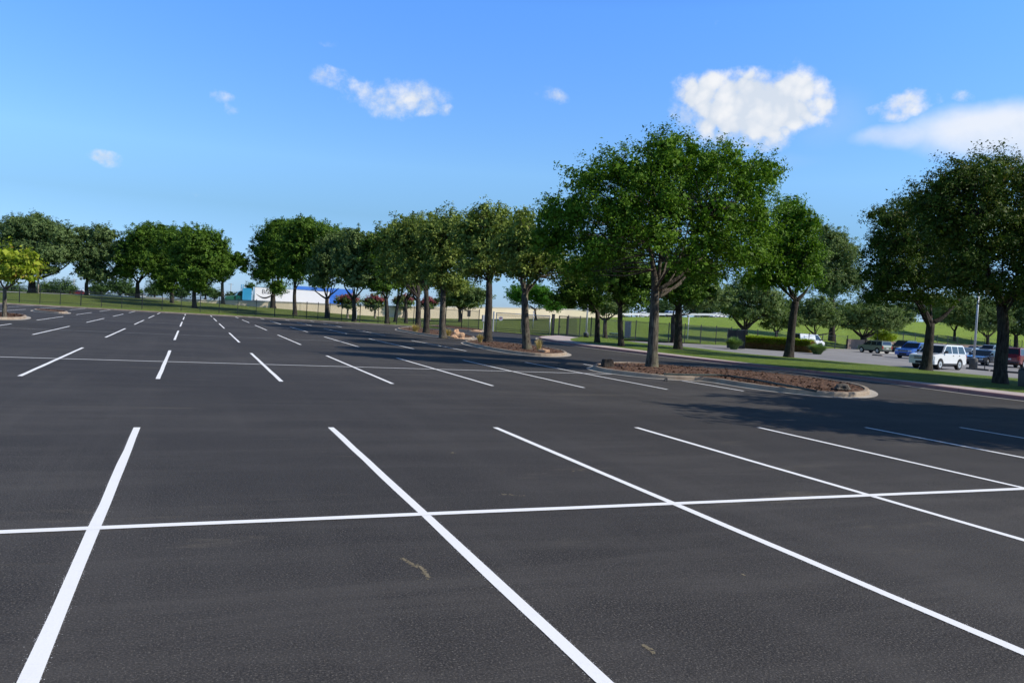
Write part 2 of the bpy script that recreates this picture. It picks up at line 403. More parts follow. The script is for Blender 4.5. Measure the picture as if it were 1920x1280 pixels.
# white edge line painted along the near island
def oriented(line): return line
sweep('kerb_far', [p for p in KF], KERB, M['kerb'])['kind'] = 'structure'
sweep('gutter_far', [p for p in KF], [(-.45, .001), (-.45, .006), (0, .006)], M['gutter'])['kind'] = 'structure'
DRr = DR[::-1]
sweep('red_kerb', [p for p in DR], [(-o, z) for o, z in KERB], M['red_kerb'])['kind'] = 'structure'
sweep('gutter_drive', [p for p in DR], [(.30, .001), (.30, .006), (0, .006)], M['gutter'])['kind'] = 'structure'
def match(line, n):
    line = [np.array(p, float) for p in line]; L = [0]
    for a, b in zip(line[:-1], line[1:]): L.append(L[-1]+np.linalg.norm(b-a))
    out = []
    for i in range(n):
        t = L[-1]*i/(n-1); k = min(max(0, np.searchsorted(L, t)-1), len(line)-2)
        u = (t-L[k])/(L[k+1]-L[k]+1e-9); out.append(line[k]+(line[k+1]-line[k])*u)
    return out
NQ = 60
def offs(line, o, z):
    out = []; n = len(line)
    for i, p in enumerate(line):
        d = (line[min(i+1, n-1)]-line[max(i-1, 0)])[:2]; d /= np.linalg.norm(d)+1e-9
        out.append(np.array([p[0]-d[1]*o, p[1]+d[0]*o, z]))
    return out
kb = match(offs(DR, -.15, .146), NQ); wb = match(smooth_line(WB, 1), NQ)
loft('sidewalk', [kb, wb], M['walk'], False)
LB = [G(x, y, -.17) for x, y in ((2500, 768), (1920, 710), (1800, 699.5), (1650, 684), (1500, 671), (1400, 663), (1300, 651.5), (1200, 642.5), (1168, 638), (1150, 635.5), (1110, 633))]
wb2 = [p+np.array([0, 0, .004]) for p in wb]; lb = match(LB, NQ)
rows = []
for t in (0, .04, .2, .4, .6, .8, .93, 1.):
    rows.append([a*(1-t)+b*t+np.array([0, 0, .10*math.sin(math.pi*t)+.03*math.sin(a[1]*.7+t*5)*math.sin(math.pi*t)]) for a, b in zip(wb2, lb)])
loft('lawn', rows, M['grass'])
# old car park beyond the lawn
FE = [G(x, y, -.2) for x, y in ((1110, 631), (1160, 633.5), (1240, 638.5), (1330, 646), (1380, 648), (1500, 651), (1650, 656), (1800, 661), (1920, 666), (2300, 688))]
low = [p*np.array([1, 1, 0])+np.array([0, 0, -.2]) for p in LB]
sheet('old_car_park', [p[:2] for p in low]+[p[:2] for p in FE], -.2, M['lot_old'])

# --- grass bank up to the highway
# columns: px, fence-line y & z, crest y & depth
BANK = [(-420, 541, 100., .1, 524.5, 135), (-150, 556, 0, .1, 540, 140), (0, 565.5, 0, .1, 547, 144), (130, 572.5, 0, .1, 551.5, 146), (300, 581.5, 0, .1, 561.5, 148), (400, 587, 0, .1, 568.5, 150), (560, 596, 0, .1, 581.5, 155),
        (640, 602, 0, .1, 588.5, 160), (760, 609, 0, .1, 596, 168), (900, 618.5, 0, .05, 598, 178), (1036, 630.5, 0, .02, 597, 188), (1120, 633.5, 0, 0, 595.5, 193), (1200, 637.5, 0, -.05, 594, 198),
        (1370, 646.5, 0, -.15, 595, 204), (1500, 651, 0, -.15, 597, 208), (1588, 654, 0, -.2, 598.8, 212), (1640, 655.5, 0, -.2, 600, 215), (1800, 660.5, 0, -.2, 606, 225), (1920, 665.5, 0, -.2, 612, 230), (2300, 687.5, 0, -.2, 630, 240)]
FL = [G(c[0], c[1], c[3]) for c in BANK]
for k_ in (16, 17, 18, 19): FL[k_][2] = 1.2; CR = [PD(c[0], c[4], c[5]) for c in BANK]
n_l = 120
fl = match(FL, 10)
def colmatch(A, n):
    out = []
    m = len(A)
    for i in range(n):
        t = (m-1)*i/(n-1); k = min(int(t), m-2); u = t-k; out.append(A[k]*(1-u)+A[k+1]*u)
    return out
fl = colmatch(FL, n_l); cr = colmatch(CR, n_l)
rows = []
for t in (0, .08, .2, .35, .5, .65, .8, .9, .97, 1.0):
    s = t*t*(3-2*t)*.6+t*.4
    rows.append([np.array([*(a*(1-t)+b*t)[:2], a[2]*(1-s)+b[2]*s+.06*math.sin(i*.9+t*7)*math.sin(math.pi*t)]) for i, (a, b) in enumerate(zip(fl, cr))])
half = 66
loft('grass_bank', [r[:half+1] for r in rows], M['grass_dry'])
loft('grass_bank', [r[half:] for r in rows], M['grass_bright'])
# strip of mown grass between the kerb and the fence
kk = offs(KF, .15, .143); ks = match(kk, 60); ff = match([p+np.array([0, 0, .0]) for p in FL[:9]], 60)
loft('grass_verge', [ks, [a*.5+b*.5+np.array([0, 0, .03]) for a, b in zip(ks, ff)], ff], M['grass'])
# verge from the kerb end to the gate and from the sidewalk head to the bank
sheet('grass_verge', [ks[-1][:2], FL[8][:2], FL[9][:2], G(885, 619.5)[:2]], .03, M['grass'])
fr = match(FL[10:14], 30); fe = match([p for p in FE[:5]], 30)
hd = [gate_r+np.array([.3, 0, .02])]+[G(1085, 632.5, .02), G(1110, 633, .02)]
sheet('gate_apron', [p[:2] for p in (gate_r, G(1050, 630.2), G(1110, 631), G(1112, 633.5), G(1085, 634), G(1045, 632.5))], .012, M['walk'])
loft('grass_verge', [fe, [p-np.array([0, 0, 0.0]) for p in fr]], M['grass'])
# highway on the bank
def bank_profile(px, t):
    F0, C0 = [np.array([np.interp(px, [c[0] for c in BANK], [q[k] for q in A]) for k in range(3)]) for A in (FL, CR)]
    s_ = t*t*(3-2*t)*.6+t*.4
    return np.array([*(F0*(1-t)+C0*t)[:2], F0[2]*(1-s_)+C0[2]*s_])
def pyof(P):
    v = P-np.array([0, 0, EYE]); return 640+FPX*(v@DN)/(v@FW)
def bank(px, py):
    'point of the bank surface seen at this pixel'
    best = min((abs(pyof(bank_profile(px, t))-py), t) for t in np.linspace(0, 1, 201)); p = bank_profile(px, best[1])
    d = depth_of(p); return PD(px, pyof(p), d)
def zroad(px): return np.interp(px, [-420, 0, 300, 500, 640, 900, 1100, 1200, 1400, 1700, 2300], [1.0, 1.0, 1.0, 1.0, 1.3, 2.4, 3.2, 3.5, 4.9, 6.6, 7.6])
BP = [c[0] for c in BANK]
nearR = []; farR = []
for c, p in zip(BANK, CR):
    z = max(zroad(c[0]), p[2]-.05) if c[0] > 1150 or c[0] < 140 else zroad(c[0])
    v = ray(c[0], 600); v = v/np.linalg.norm(v[:2])
    a = p.copy(); a[2] = z; a[:2] += v[:2]*.35; nearR.append(a)
    b = a.copy(); b[:2] += v[:2]*42; farR.append(b)
loft('highway', [colmatch(nearR, 60), colmatch(farR, 60)], M['road'], False)
far2 = [p+np.array([p[0]*.25, p[1]*.25, -.2]) for p in farR]
far3 = [p+np.array([p[0]*3.2, p[1]*3.2, -1.7]) for p in farR]
loft('far_field', [colmatch(farR, 60), colmatch(far2, 60), colmatch(far3, 60)], M['earth'], False)

def kerb_joints(line, out, z0=0., parent=None, step=3.05, closed=False):
    ln = [np.array(p, float) for p in line]
    if closed: ln = ln+[ln[0]]
    mb = MB(); acc = 0.; nxt = 1.
    for a, b in zip(ln[:-1], ln[1:]):
        L_ = np.linalg.norm((b-a)[:2])
        while nxt < acc+L_:
            p = a+(b-a)*((nxt-acc)/L_); u = (b-a)[:2]/L_; nn = np.array([-u[1], u[0]])*out; q = []
            for o_, zz in ((-.006, .02), (-.006, .152), (.155, .154)): q += [(p[0]+nn[0]*o_-u[0]*.009, p[1]+nn[1]*o_-u[1]*.009, z0+zz), (p[0]+nn[0]*o_+u[0]*.009, p[1]+nn[1]*o_+u[1]*.009, z0+zz)]
            mb.add(q, [(0, 1, 3, 2), (2, 3, 5, 4)]); nxt += step
        acc += L_
    o = mb.build('kerb_joints', M['dark_conc'], parent, flat_n=False)
    if parent is None: o['kind'] = 'structure'
    return o
kerb_joints(KF, 1); kerb_joints(DR, -1)
# ------------------------------------------------------------------ mulch islands
def island(name, front, label, z=0., mound=.05, it=2, parent_pts=None):
    out = smooth_line([G(x, y, z) for x, y in front], it, True)
    A = sum(out[i][0]*out[(i+1) % len(out)][1]-out[(i+1) % len(out)][0]*out[i][1] for i in range(len(out)))
    if A < 0: out = out[::-1]
    cen = sum(out)/len(out)
    e = empty(name, (cen[0], cen[1], z), 0, label, 'island', 'kerbed islands in the parking lot')
    loc = [p-np.array([cen[0], cen[1], z]) for p in out]
    sweep('kerb', loc, KERB, M['kerb'], True, e)
    sweep('gutter', loc, [(-.26, .002), (-.26, .009), (0, .009)], M['gutter'], True, e)
    # mulch: rings shrinking to the middle
    n = len(loc); V = []; F = []; rr = random.Random(len(front)+int(front[0][0]))
    ins = offs(loc+[loc[0]], .14, 0)[:-1]
    levels = (1., .93, .8, .6, .4, .2)
    for t in levels:
        for p in ins:
            h = .115+mound*(1-t)**.6+(rr.uniform(-.015, .025) if t < 1 else 0)
            V.append((p[0]*t, p[1]*t, h))
    V.append((0, 0, .12+mound))
    for i in range(len(levels)-1):
        for k in range(n): F.append((i*n+k, i*n+(k+1) % n, (i+1)*n+(k+1) % n, (i+1)*n+k))
    b = (len(levels)-1)*n
    for k in range(n): F.append((b+k, b+(k+1) % n, len(V)-1))
    me = mesh_py('mulch', V, F); link('mulch', me, M['mulch'], e, True)
    # loose bark chips that break up the surface
    nn = 2600 if name_big(front) else 700
    r = np.random.default_rng(int(abs(front[0][0]))); P = []; 
    ia = np.array([q[:2] for q in ins])
    idx = r.integers(0, n, nn); u = np.sqrt(r.random(nn))*.99
    c = ia[idx]*u[:, None]; zz = .115+mound*(1-u)**.6+.01
    a = r.random(nn)*6.28; L = r.uniform(.03, .085, nn); w = L*.35; til = r.uniform(-.5, .5, nn)
    dx = np.stack([np.cos(a)*L, np.sin(a)*L, til*L], 1); dy = np.stack([-np.sin(a)*w, np.cos(a)*w, np.abs(til)*w], 1)
    C = np.stack([c[:, 0], c[:, 1], zz], 1)
    Vv = np.stack([C-dx-dy, C+dx-dy, C+dx+dy, C-dx+dy], 1).reshape(-1, 3)
    mm = mesh_np('bark_chips', Vv, np.arange(nn*4).reshape(-1, 4), 4)
    o = link('bark_chips', mm, M['mulch'], e); o['kind'] = 'stuff'
    return e
def name_big(front): return max(p[0] for p in front)-min(p[0] for p in front) > 300
I1 = [(1106, 689), (1122, 697), (1200, 707), (1255, 711.5), (1330, 714.5), (1390, 725), (1450, 733.5), (1520, 741), (1590, 745.5), (1632, 742), (1628, 732), (1590, 722.5), (1500, 709), (1400, 699), (1300, 692), (1220, 686), (1150, 683.5)]
island('kerbed_island', I1, 'largest mulch island nearest the camera with a cracked concrete kerb and a stump')
I2 = [(866, 643), (893, 650), (930, 658), (975, 665), (1020, 668.5), (1056, 668), (1066, 664), (1040, 657), (1000, 651), (960, 646.5), (915, 642), (885, 640.5)]
island('kerbed_island', I2, 'middle mulch island carrying two tree trunks and a small tuft of straw')
I3 = [(738, 617.5), (770, 624), (810, 630.5), (850, 635), (884, 637), (893, 633.5), (866, 627), (830, 622), (795, 618), (765, 615)]
island('kerbed_island', I3, 'small mulch island with orange rocks and three trunks at the far row ends')
I4 = [(800, 611.8), (830, 615.5), (868, 620.5), (905, 622.5), (908, 619.5), (880, 616), (845, 612.5), (820, 610.8)]
island('kerbed_island', I4, 'long reddish mulch island in front of the gate with a pale rock')
I5 = [(-330, 585), (-60, 597.5), (30, 600.0), (52, 596.8), (46, 592.5), (0, 588.5), (-200, 577)]
island('kerbed_island', I5, 'kerbed island at the left edge of the photo under the yellow green tree')
I6 = [(60, 583.4), (90, 586.2), (122, 588.4), (129, 586.6), (118, 584.6), (90, 582.4), (68, 580.8)]
island('kerbed_island', I6, 'bare orange kerbed island in the far left bay row')

# ------------------------------------------------------------------ trees
LIGHTDIR = None
def leaves(rg, P, out, size, up=.35, asp=.55):
    n = len(P)
    nrm = out*.62+rg.normal(0, .44, (n, 3))+np.array([0, 0, up+.1]); nrm /= np.linalg.norm(nrm, axis=1)[:, None]
    a = rg.normal(0, 1, (n, 3)); u = np.cross(nrm, a); u /= np.linalg.norm(u, axis=1)[:, None]+1e-9; v = np.cross(nrm, u)
    s = size*rg.uniform(.6, 1.35, n)[:, None]
    fold = nrm*s*.16
    V = np.stack([P-u*s*.5, P+v*s*asp*.5+fold, P+u*s*.5, P-v*s*asp*.5+fold], 1).reshape(-1, 3)
    return V
def foliage(name, lobes, rg, ncl, lpc, size, mat, parent, spread=.32, shell=.42, bump=.25, fill=7.):
    """lobes: list of (centre, radii). Leaf sprays spread through every lobe's volume, denser towards its skin."""
    C = np.array([l[0] for l in lobes]); Rr = np.array([l[1] for l in lobes])
    w = (Rr[:, 0]*Rr[:, 1]*Rr[:, 2])**.72; w /= w.sum()
    k = rg.choice(len(lobes), ncl, p=w)
    d = rg.normal(0, 1, (ncl, 3)); d /= np.linalg.norm(d, axis=1)[:, None]
    ph = rg.random((len(lobes), 6))*6.28
    m = 1+bump*(np.sin(d[:, 0]*5+ph[k, 0])*np.sin(d[:, 1]*5+ph[k, 1])+.6*np.sin(d[:, 2]*8+ph[k, 2])*np.sin(d[:, 0]*9+ph[k, 3]))
    rr = rg.random(ncl)**shell*m
    rr = np.where(rg.random(ncl) < .10, m*rg.uniform(1.0, 1.12, ncl), rr)
    cl = C[k]+d*Rr[k]*rr[:, None]
    # thin the clusters that sit deep inside a neighbouring lobe
    keep = np.ones(ncl, bool)
    for j in range(len(lobes)):
        q = (((cl-C[j])/Rr[j])**2).sum(1)
        keep &= ~((q < .42) & (rg.random(ncl) < .72))
    gp = rg.random(3)*6.28; gs = 5.2/max(1.2, Rr[:, 0].max())
    def hole(q): return np.sin(q[:, 0]*gs+gp[0])*np.sin(q[:, 1]*gs+gp[1])*np.sin(q[:, 2]*gs*1.3+gp[2]) > .38
    keep &= ~(hole(cl) & (rg.random(ncl) < .85))
    cl = cl[keep]; d = d[keep]; n = len(cl)
    L = rg.integers(int(lpc*.55), int(lpc*1.45), n); idx = np.repeat(np.arange(n), L); N = len(idx)
    cs = rg.uniform(.6, 1.5, n)*spread
    ax = d*.7+rg.normal(0, .5, (n, 3))+np.array([0, 0, .35]); ax /= np.linalg.norm(ax, axis=1)[:, None]
    t = rg.random(N)
    P = cl[idx]+ax[idx]*((t-.35)*2.0*cs[idx])[:, None]+rg.normal(0, 1, (N, 3))*(cs[idx]*(.55-.32*t))[:, None]*np.array([1, 1, .75])
    P[:, 2] = np.maximum(P[:, 2], .1)
    V = leaves(rg, P, d[idx], size)
    if fill:
        nf = int(n*fill); k2 = rg.choice(len(lobes), nf, p=w); dd = rg.normal(0, 1, (nf, 3)); dd /= np.linalg.norm(dd, axis=1)[:, None]
        Q = C[k2]+dd*Rr[k2]*(rg.random(nf)**.6*.72)[:, None]; hq = ~hole(Q); Q = Q[hq]; dd = dd[hq]; nf = len(Q)
        V = np.concatenate([V, leaves(rg, Q, dd, size*1.9, .2, .8)]); N += nf
    me = mesh_np(name, V, np.arange(N*4).reshape(-1, 4), 4)
    return link(name, me, mat, parent), cl
def curve(a, b, rg, bend=.15, n=6, sag=0.):
    a = np.array(a, float); b = np.array(b, float); L = np.linalg.norm(b-a)
    o1 = rg.normal(0, 1, 3)*L*bend; o2 = rg.normal(0, 1, 3)*L*bend*.5
    pts = []
    for i in range(n+1):
        t = i/n; p = a*(1-t)+b*t+o1*math.sin(math.pi*t)*.6+o2*math.sin(2*math.pi*t)*.5
        p[2] += L*sag*math.sin(math.pi*t); pts.append(p)
    return pts
TREE_N = [0]; DENS = 1.
def tree(px, py, z, lobes_px, fork_px, trunk_w, label, name='tree', leaf='leaf_elm', bark='bark', cat='tree', group=None, dens=1., size=.16,
         dep=None, forks=None, lean=0., twigs=3, seed=None, depth_mul=1., spread=.34, shell=.42, dup=True, cluster_r=None):
    """everything is converted to metres round the foot of the tree"""
    TREE_N[0] += 1; rg = np.random.default_rng(seed if seed is not None else 100+TREE_N[0])
    base = G(px, py, z) if dep is None else (bank(px, py) if dep < 200 else PD(px, py, dep)); D = depth_of(base); s = D/FPX
    e = empty(name, base, 0, label, cat, group)
    cx = sum(l[0]*l[2]*l[3] for l in lobes_px)/sum(l[2]*l[3] for l in lobes_px)
    x0 = min(l[0]-l[2] for l in lobes_px); x1 = max(l[0]+l[2] for l in lobes_px); half = (x1-x0)/2; mid = (x0+x1)/2
    fw = np.array([FW[0], FW[1], 0]); fw /= np.linalg.norm(fw)
    lobes = []
    for (lx, ly, rx, ry, *dz) in lobes_px:
        room = math.sqrt(max(0, half**2-(lx-mid)**2)); dd = (room*.62-rx*.25)*depth_mul
        offl = [dz[0]] if dz else ([-dd, dd] if (dup and dd > rx*.35) else [rg.uniform(-.25, .25)*rx])
        for o in offl:
            D2 = D+o*s; c = PD(lx, ly, D2)-base; q_ = D2/D*.99; r = np.array([rx*s*q_, rx*s*q_*1.05, ry*s*q_]); lobes.append((c, r))
    area = sum((r[0]*r[2])**.98 for _, r in lobes)
    if D < 200:
        for c, r in list(lobes):
            for _ in range(2):
                v = rg.normal(0, 1, 3); v[2] = abs(v[2])*.8-.25; v /= np.linalg.norm(v); f_ = rg.uniform(.26, .42)
                lobes.append((c+v*r*rg.uniform(.82, 1.0), r*np.array([f_, f_, f_*rg.uniform(.8, 1.2)])))
    ncl = int(area*(40*dens)/max(.3, spread/.34)**1.2*DENS); lpc = 34
    if size > .2: lpc = 24
    if size < .12: lpc = 52; ncl = int(ncl*1.15)
    elif size < .18: lpc = 42
    crown, cl = foliage('crown', lobes, rg, max(60, ncl), lpc, size, M[leaf], e, spread, shell)
    # trunk
    fk = PD(fork_px[0], fork_px[1], D)-base; tw = trunk_w*s/2
    mb = MB()
    tr = curve((0, 0, -.15), fk, rg, .018, 9)
    n = len(tr); rr = [tw*(1.0-.28*i/(n-1)) for i in range(n)]; rr[0] = tw*1.55; rr[1] = tw*1.12
    mb.tube(tr[:1]+[tr[0]*.75+tr[1]*.25]+tr[1:], [rr[0], tw*1.25]+rr[1:], 12, True)
    # main limbs to lobes
    order = sorted(range(len(lobes)), key=lambda i: -lobes[i][1][0])
    ends = []
    maxl = (5 if forks else 9) if D < 80 else 5
    for j, i in enumerate(order[:maxl]):
        c, r = lobes[i]; start = tr[-1] if j % 3 else tr[-2]
        tgt = c-np.array([0, 0, r[2]*.2]); pts = curve(start, tgt, rg, .07, 7, -.05)
        r0_ = tw*((.30 if forks else .46) if j < 3 else .22); mb.tube([start*1.0]+pts[1:], [max(.02, r0_*(1-.78*k/7)) for k in range(8)], 8)
        ends.append((tgt, pts))
    if forks:
        for (fx, fy, fw_) in forks:
            tgt = PD(fx, fy, D)-base; pts = curve(tr[-1], tgt, rg, .05, 7, -.04)
            mb.tube(pts, [max(.02, fw_*s/2*(1-.6*k/7)) for k in range(8)], 8); ends.append((tgt, pts))
    # twigs out to a share of the leaf sprays
    if twigs and D < 150 and len(cl):
        m = min(len(cl), int(twigs*26)); pick = rg.choice(len(cl), m, replace=False)
        allp = [p for _, pts in ends for p in pts[3:]]
        ap = np.array(allp)
        for q in cl[pick]:
            k = np.argmin(((ap-q)**2).sum(1)+ (ap[:, 2] > q[2]+.3)*4)
            if np.linalg.norm(ap[k]-q) < 4.5:
                mb.tube(curve(ap[k], q, rg, .08, 3), [max(.02, tw*.14), tw*.11, tw*.07, .008], 4, False)
    me = mesh_py('trunk', mb.V, mb.F); link('trunk', me, M[bark], e, True)
    return e

NEARG = 'trees on the mulch islands'; LAWNG = 'trees on the lawn beside the drive'; BANKG = 'trees on the bank by the highway'; OAKG = 'live oaks round the old car park'; FARG = 'trees beyond the highway'
# -- the big elm on the nearest island
tree(1222, 688.5, .12, [(1258, 298, 62, 46), (1180, 322, 58, 42), (1330, 318, 66, 44), (1100, 338, 44, 36), (1405, 345, 46, 44), (1078, 398, 52, 40), (1160, 395, 62, 45),
      (1250, 370, 70, 50), (1340, 395, 74, 48), (1420, 420, 48, 42), (1048, 448, 40, 34), (1130, 460, 60, 36), (1225, 445, 62, 34), (1325, 460, 66, 36), (1395, 478, 50, 30), (1090, 500, 34, 22), (1310, 500, 44, 22), (1440, 318, 28, 24), (1030, 405, 26, 30), (1022, 455, 24, 24), (1365, 300, 30, 22), (1245, 272, 34, 24)],
     (1228, 545), 21.5, 'tallest broad green tree with a forked pale trunk on the nearest mulch island', 'shade_tree', 'leaf_elm', 'bark', group=NEARG, dens=1.3, size=.115,
     forks=[(1214, 440, 16), (1322, 478, 9), (1240, 400, 9)], twigs=7, seed=11)
# -- middle island pair
tree(989, 655.5, .12, [(985, 432, 42, 34), (1000, 470, 44, 34), (960, 470, 38, 34), (1030, 490, 36, 22), (1068, 508, 26, 16), (985, 505, 36, 18), (1090, 520, 14, 10)], (984, 550), 17,
     'slim lichen spotted forked tree, right one of two on the middle island', 'shade_tree', 'leaf_row', 'bark', group=NEARG, size=.17, dens=1.2, forks=[(975, 500, 9), (1010, 520, 9)], twigs=5)
tree(915, 641.5, .12, [(918, 420, 44, 34), (885, 440, 38, 36), (950, 440, 36, 32), (915, 465, 50, 36), (890, 500, 34, 24), (940, 500, 30, 22)], (917, 528), 16,
     'dark straight trunked tree, left one of two on the middle island', 'shade_tree', 'leaf_row', 'bark_d', group=NEARG, size=.18, dens=1.2, twigs=4)
# -- far island three
tree(831, 631, .12, [(838, 425, 40, 30), (810, 445, 36, 34), (855, 460, 38, 36), (830, 490, 40, 36), (845, 530, 34, 20), (812, 520, 24, 24)], (831, 545), 13,
     'grey trunked tree beside the orange rocks at the right end of the small island', 'shade_tree', 'leaf_row', 'bark', group=NEARG, size=.19, twigs=3)
tree(799, 625, .12, [(790, 430, 40, 28), (765, 450, 36, 32), (800, 465, 40, 36), (775, 500, 34, 28), (805, 510, 28, 26)], (799, 545), 12,
     'middle tree of three on the small island, trunk slightly darker and leaning', 'shade_tree', 'leaf_row', 'bark_d', group=NEARG, size=.2, twigs=3)
tree(784, 618, .05, [(750, 440, 38, 28), (735, 470, 36, 34), (765, 480, 38, 32), (745, 512, 34, 24)], (784, 560), 12,
     'left tree of three at the small island, half hidden behind its neighbours', 'shade_tree', 'leaf_row', 'bark_d', group=NEARG, size=.22, twigs=2)
# -- lawn trees between the drive and the old car park
tree(1120, 643, .1, [(1110, 500, 44, 34), (1075, 530, 34, 26), (1140, 520, 40, 30), (1100, 555, 44, 22), (1060, 560, 28, 14)], (1120, 585), 11,
     'shaded dark tree with a thin straight trunk at the drive bend', 'shade_tree', 'leaf_bank', 'bark_d', group=LAWNG, size=.2, twigs=2)
tree(1165, 650.5, .1, [(1168, 490, 44, 34), (1205, 520, 36, 28), (1150, 530, 40, 26), (1185, 555, 34, 20)], (1163, 575), 12,
     'thin dark tree directly left of the big elm trunk', 'shade_tree', 'leaf_bank', 'bark_d', group=LAWNG, size=.2, twigs=2)
tree(1271, 656.5, .05, [(1275, 500, 50, 34), (1235, 520, 38, 30), (1320, 515, 44, 28), (1290, 545, 44, 22)], (1272, 570), 16,
     'dark two stemmed tree on the lawn just right of the big elm trunk', 'shade_tree', 'leaf_bank', 'bark_d', group=LAWNG, size=.2, twigs=3, forks=[(1300, 545, 10), (1240, 545, 9)])
tree(1478, 671, -.1, [(1480, 400, 30, 26), (1497, 425, 34, 34), (1460, 450, 42, 36), (1505, 470, 34, 36), (1440, 495, 44, 30), (1490, 515, 44, 30), (1430, 525, 36, 18)], (1492, 565), 17,
     'leaning dark trunk in front of the clipped hedge under bright green leaves', 'shade_tree', 'leaf_elm', 'bark_d', group=LAWNG, size=.19, dens=1.1, twigs=4, forks=[(1478, 535, 9), (1515, 540, 9)])
tree(1736, 692, -.02, [(1665, 410, 36, 30), (1720, 400, 46, 40), (1700, 455, 56, 42), (1655, 470, 34, 42), (1760, 460, 50, 42), (1690, 510, 56, 34), (1650, 530, 34, 26), (1755, 520, 54, 30), (1800, 500, 40, 34), (1670, 555, 40, 18), (1740, 560, 44, 18), (1640, 560, 26, 14)],
     (1745, 606), 20,
     'deep shaded tree whose dark leaning trunk covers the nose of the white car', 'shade_tree', 'leaf_elm2', 'bark_d', group=LAWNG, size=.13, dens=1.35, twigs=5, forks=[(1722, 560, 12), (1800, 560, 10)])
tree(1876, 721, .06, [(1855, 325, 56, 38), (1800, 345, 54, 42), (1920, 335, 56, 40), (1750, 375, 48, 38), (1980, 370, 56, 48), (1840, 400, 70, 44), (1920, 410, 70, 48), (1780, 430, 54, 38), (1880, 460, 70, 38), (1960, 460, 56, 40),
      (1820, 480, 50, 30), (1930, 500, 50, 26), (1850, 535, 56, 24), (1930, 540, 56, 26), (1790, 520, 40, 26)],
     (1878, 575), 25,
     'large autumn tinged tree with thick black trunk near the right edge', 'shade_tree', 'leaf_elm2', 'bark_d', group=LAWNG, size=.115, dens=1.3, twigs=5, forks=[(1850, 510, 14), (1925, 520, 14)])
# trees of the same row standing just outside the picture on the right; their shade crosses the lot
tree(2535, 834, .12, [(2340, 330, 170, 150), (2520, 200, 210, 160), (2720, 330, 180, 150), (2400, 440, 170, 100), (2620, 440, 180, 100), (2530, 330, 220, 160)], (2535, 600), 44,
     'tree just outside the right edge of the photo shading the lot', 'shade_tree', 'leaf_elm', 'bark', group=NEARG, size=.2, dens=1.2, twigs=0)
tree(2230, 748, .0, [(2230, 380, 110, 80), (2150, 430, 90, 70), (2320, 430, 100, 80), (2230, 500, 130, 70), (2340, 520, 110, 70), (2120, 515, 80, 50)], (2230, 600), 28,
     'lawn tree just outside the right edge of the photo', 'shade_tree', 'leaf_elm', 'bark', group=LAWNG, size=.24, dens=1.2, twigs=0)
# -- trees between fence and highway, left
B_ = dict(group=BANKG, size=.26, twigs=2)
tree(60, 547.5, 0, [(30, 430, 34, 26), (70, 425, 38, 24), (110, 440, 34, 24), (10, 465, 34, 30), (55, 470, 46, 32), (105, 475, 40, 24), (140, 462, 16, 24), (20, 505, 34, 18), (80, 503, 26, 14)], (60, 525), 15,
     'far left lacy grey green tree with a long horizontal limb', 'shade_tree', 'leaf_lacy', 'bark_d', dep=128, forks=[(125, 498, 5), (30, 515, 5)], dens=1.0, **B_)
tree(162, 553, 0, [(170, 445, 26, 20), (198, 440, 20, 18), (180, 475, 36, 26), (165, 505, 24, 24), (215, 470, 22, 22), (190, 515, 24, 18)], (162, 530), 8,
     'narrow ragged lacy tree, second along the bank from the left', 'shade_tree', 'leaf_lacy', 'bark_d', dep=132, dens=.9, **B_)
tree(258, 559, 0, [(262, 452, 32, 28), (290, 440, 34, 22), (240, 480, 30, 26), (280, 485, 40, 30), (235, 508, 22, 16), (300, 510, 30, 18)], (258, 530), 9,
     'rounded bright green tree with a v shaped fork, third on the bank', 'shade_tree', 'leaf_bank', 'bark_d', dep=124, forks=[(238, 505, 4), (280, 507, 4)], **B_)
tree(322, 568, 0, [(322, 450, 30, 24), (310, 485, 30, 28), (335, 510, 30, 22), (310, 535, 20, 18), (335, 480, 26, 26)], (322, 545), 8,
     'dense tree with low foliage between two rounded trees on the bank', 'shade_tree', 'leaf_bank', 'bark_d', dep=118, **B_)
tree(365, 577, 0, [(372, 448, 38, 24), (350, 475, 34, 28), (395, 478, 36, 32), (370, 510, 42, 24), (410, 505, 24, 20), (365, 535, 26, 14)], (364, 540), 9,
     'broad domed tree left of the open sky gap', 'shade_tree', 'leaf_bank', 'bark_d', dep=112, **B_)
tree(418, 569, 0, [(425, 490, 26, 18), (447, 488, 16, 15), (410, 510, 22, 14), (458, 505, 8, 8)], (417, 530), 7,
     'small tree with a pale trunk just left of the green truck', 'shade_tree', 'leaf_bank', 'bark', dep=118, **B_)
tree(512, 574, 0, [(495, 470, 24, 24), (515, 445, 34, 26), (540, 430, 34, 20), (500, 505, 30, 28), (535, 480, 40, 32), (521, 540, 17, 13), (486, 512, 14, 12)], (512, 552), 11,
     'tree with low dense foliage standing in front of the white trailer lettering', 'shade_tree', 'leaf_bank', 'bark_d', dep=118, **B_)
tree(553, 590, 0, [(575, 432, 38, 22), (610, 440, 34, 22), (560, 465, 40, 30), (550, 505, 34, 26), (590, 475, 34, 28)], (553, 540), 8,
     'straight trunked tree in front of the middle of the white trailer', 'shade_tree', 'leaf_bank', 'bark_d', dep=104, **B_)
tree(613, 597, 0, [(625, 470, 34, 26), (605, 500, 32, 28), (640, 505, 32, 24), (600, 530, 20, 14), (640, 455, 30, 22)], (613, 560), 9,
     'tree with a low side limb in front of the blue trailer', 'shade_tree', 'leaf_oak', 'bark_d', dep=102, forks=[(590, 545, 4), (635, 540, 4)], **B_)
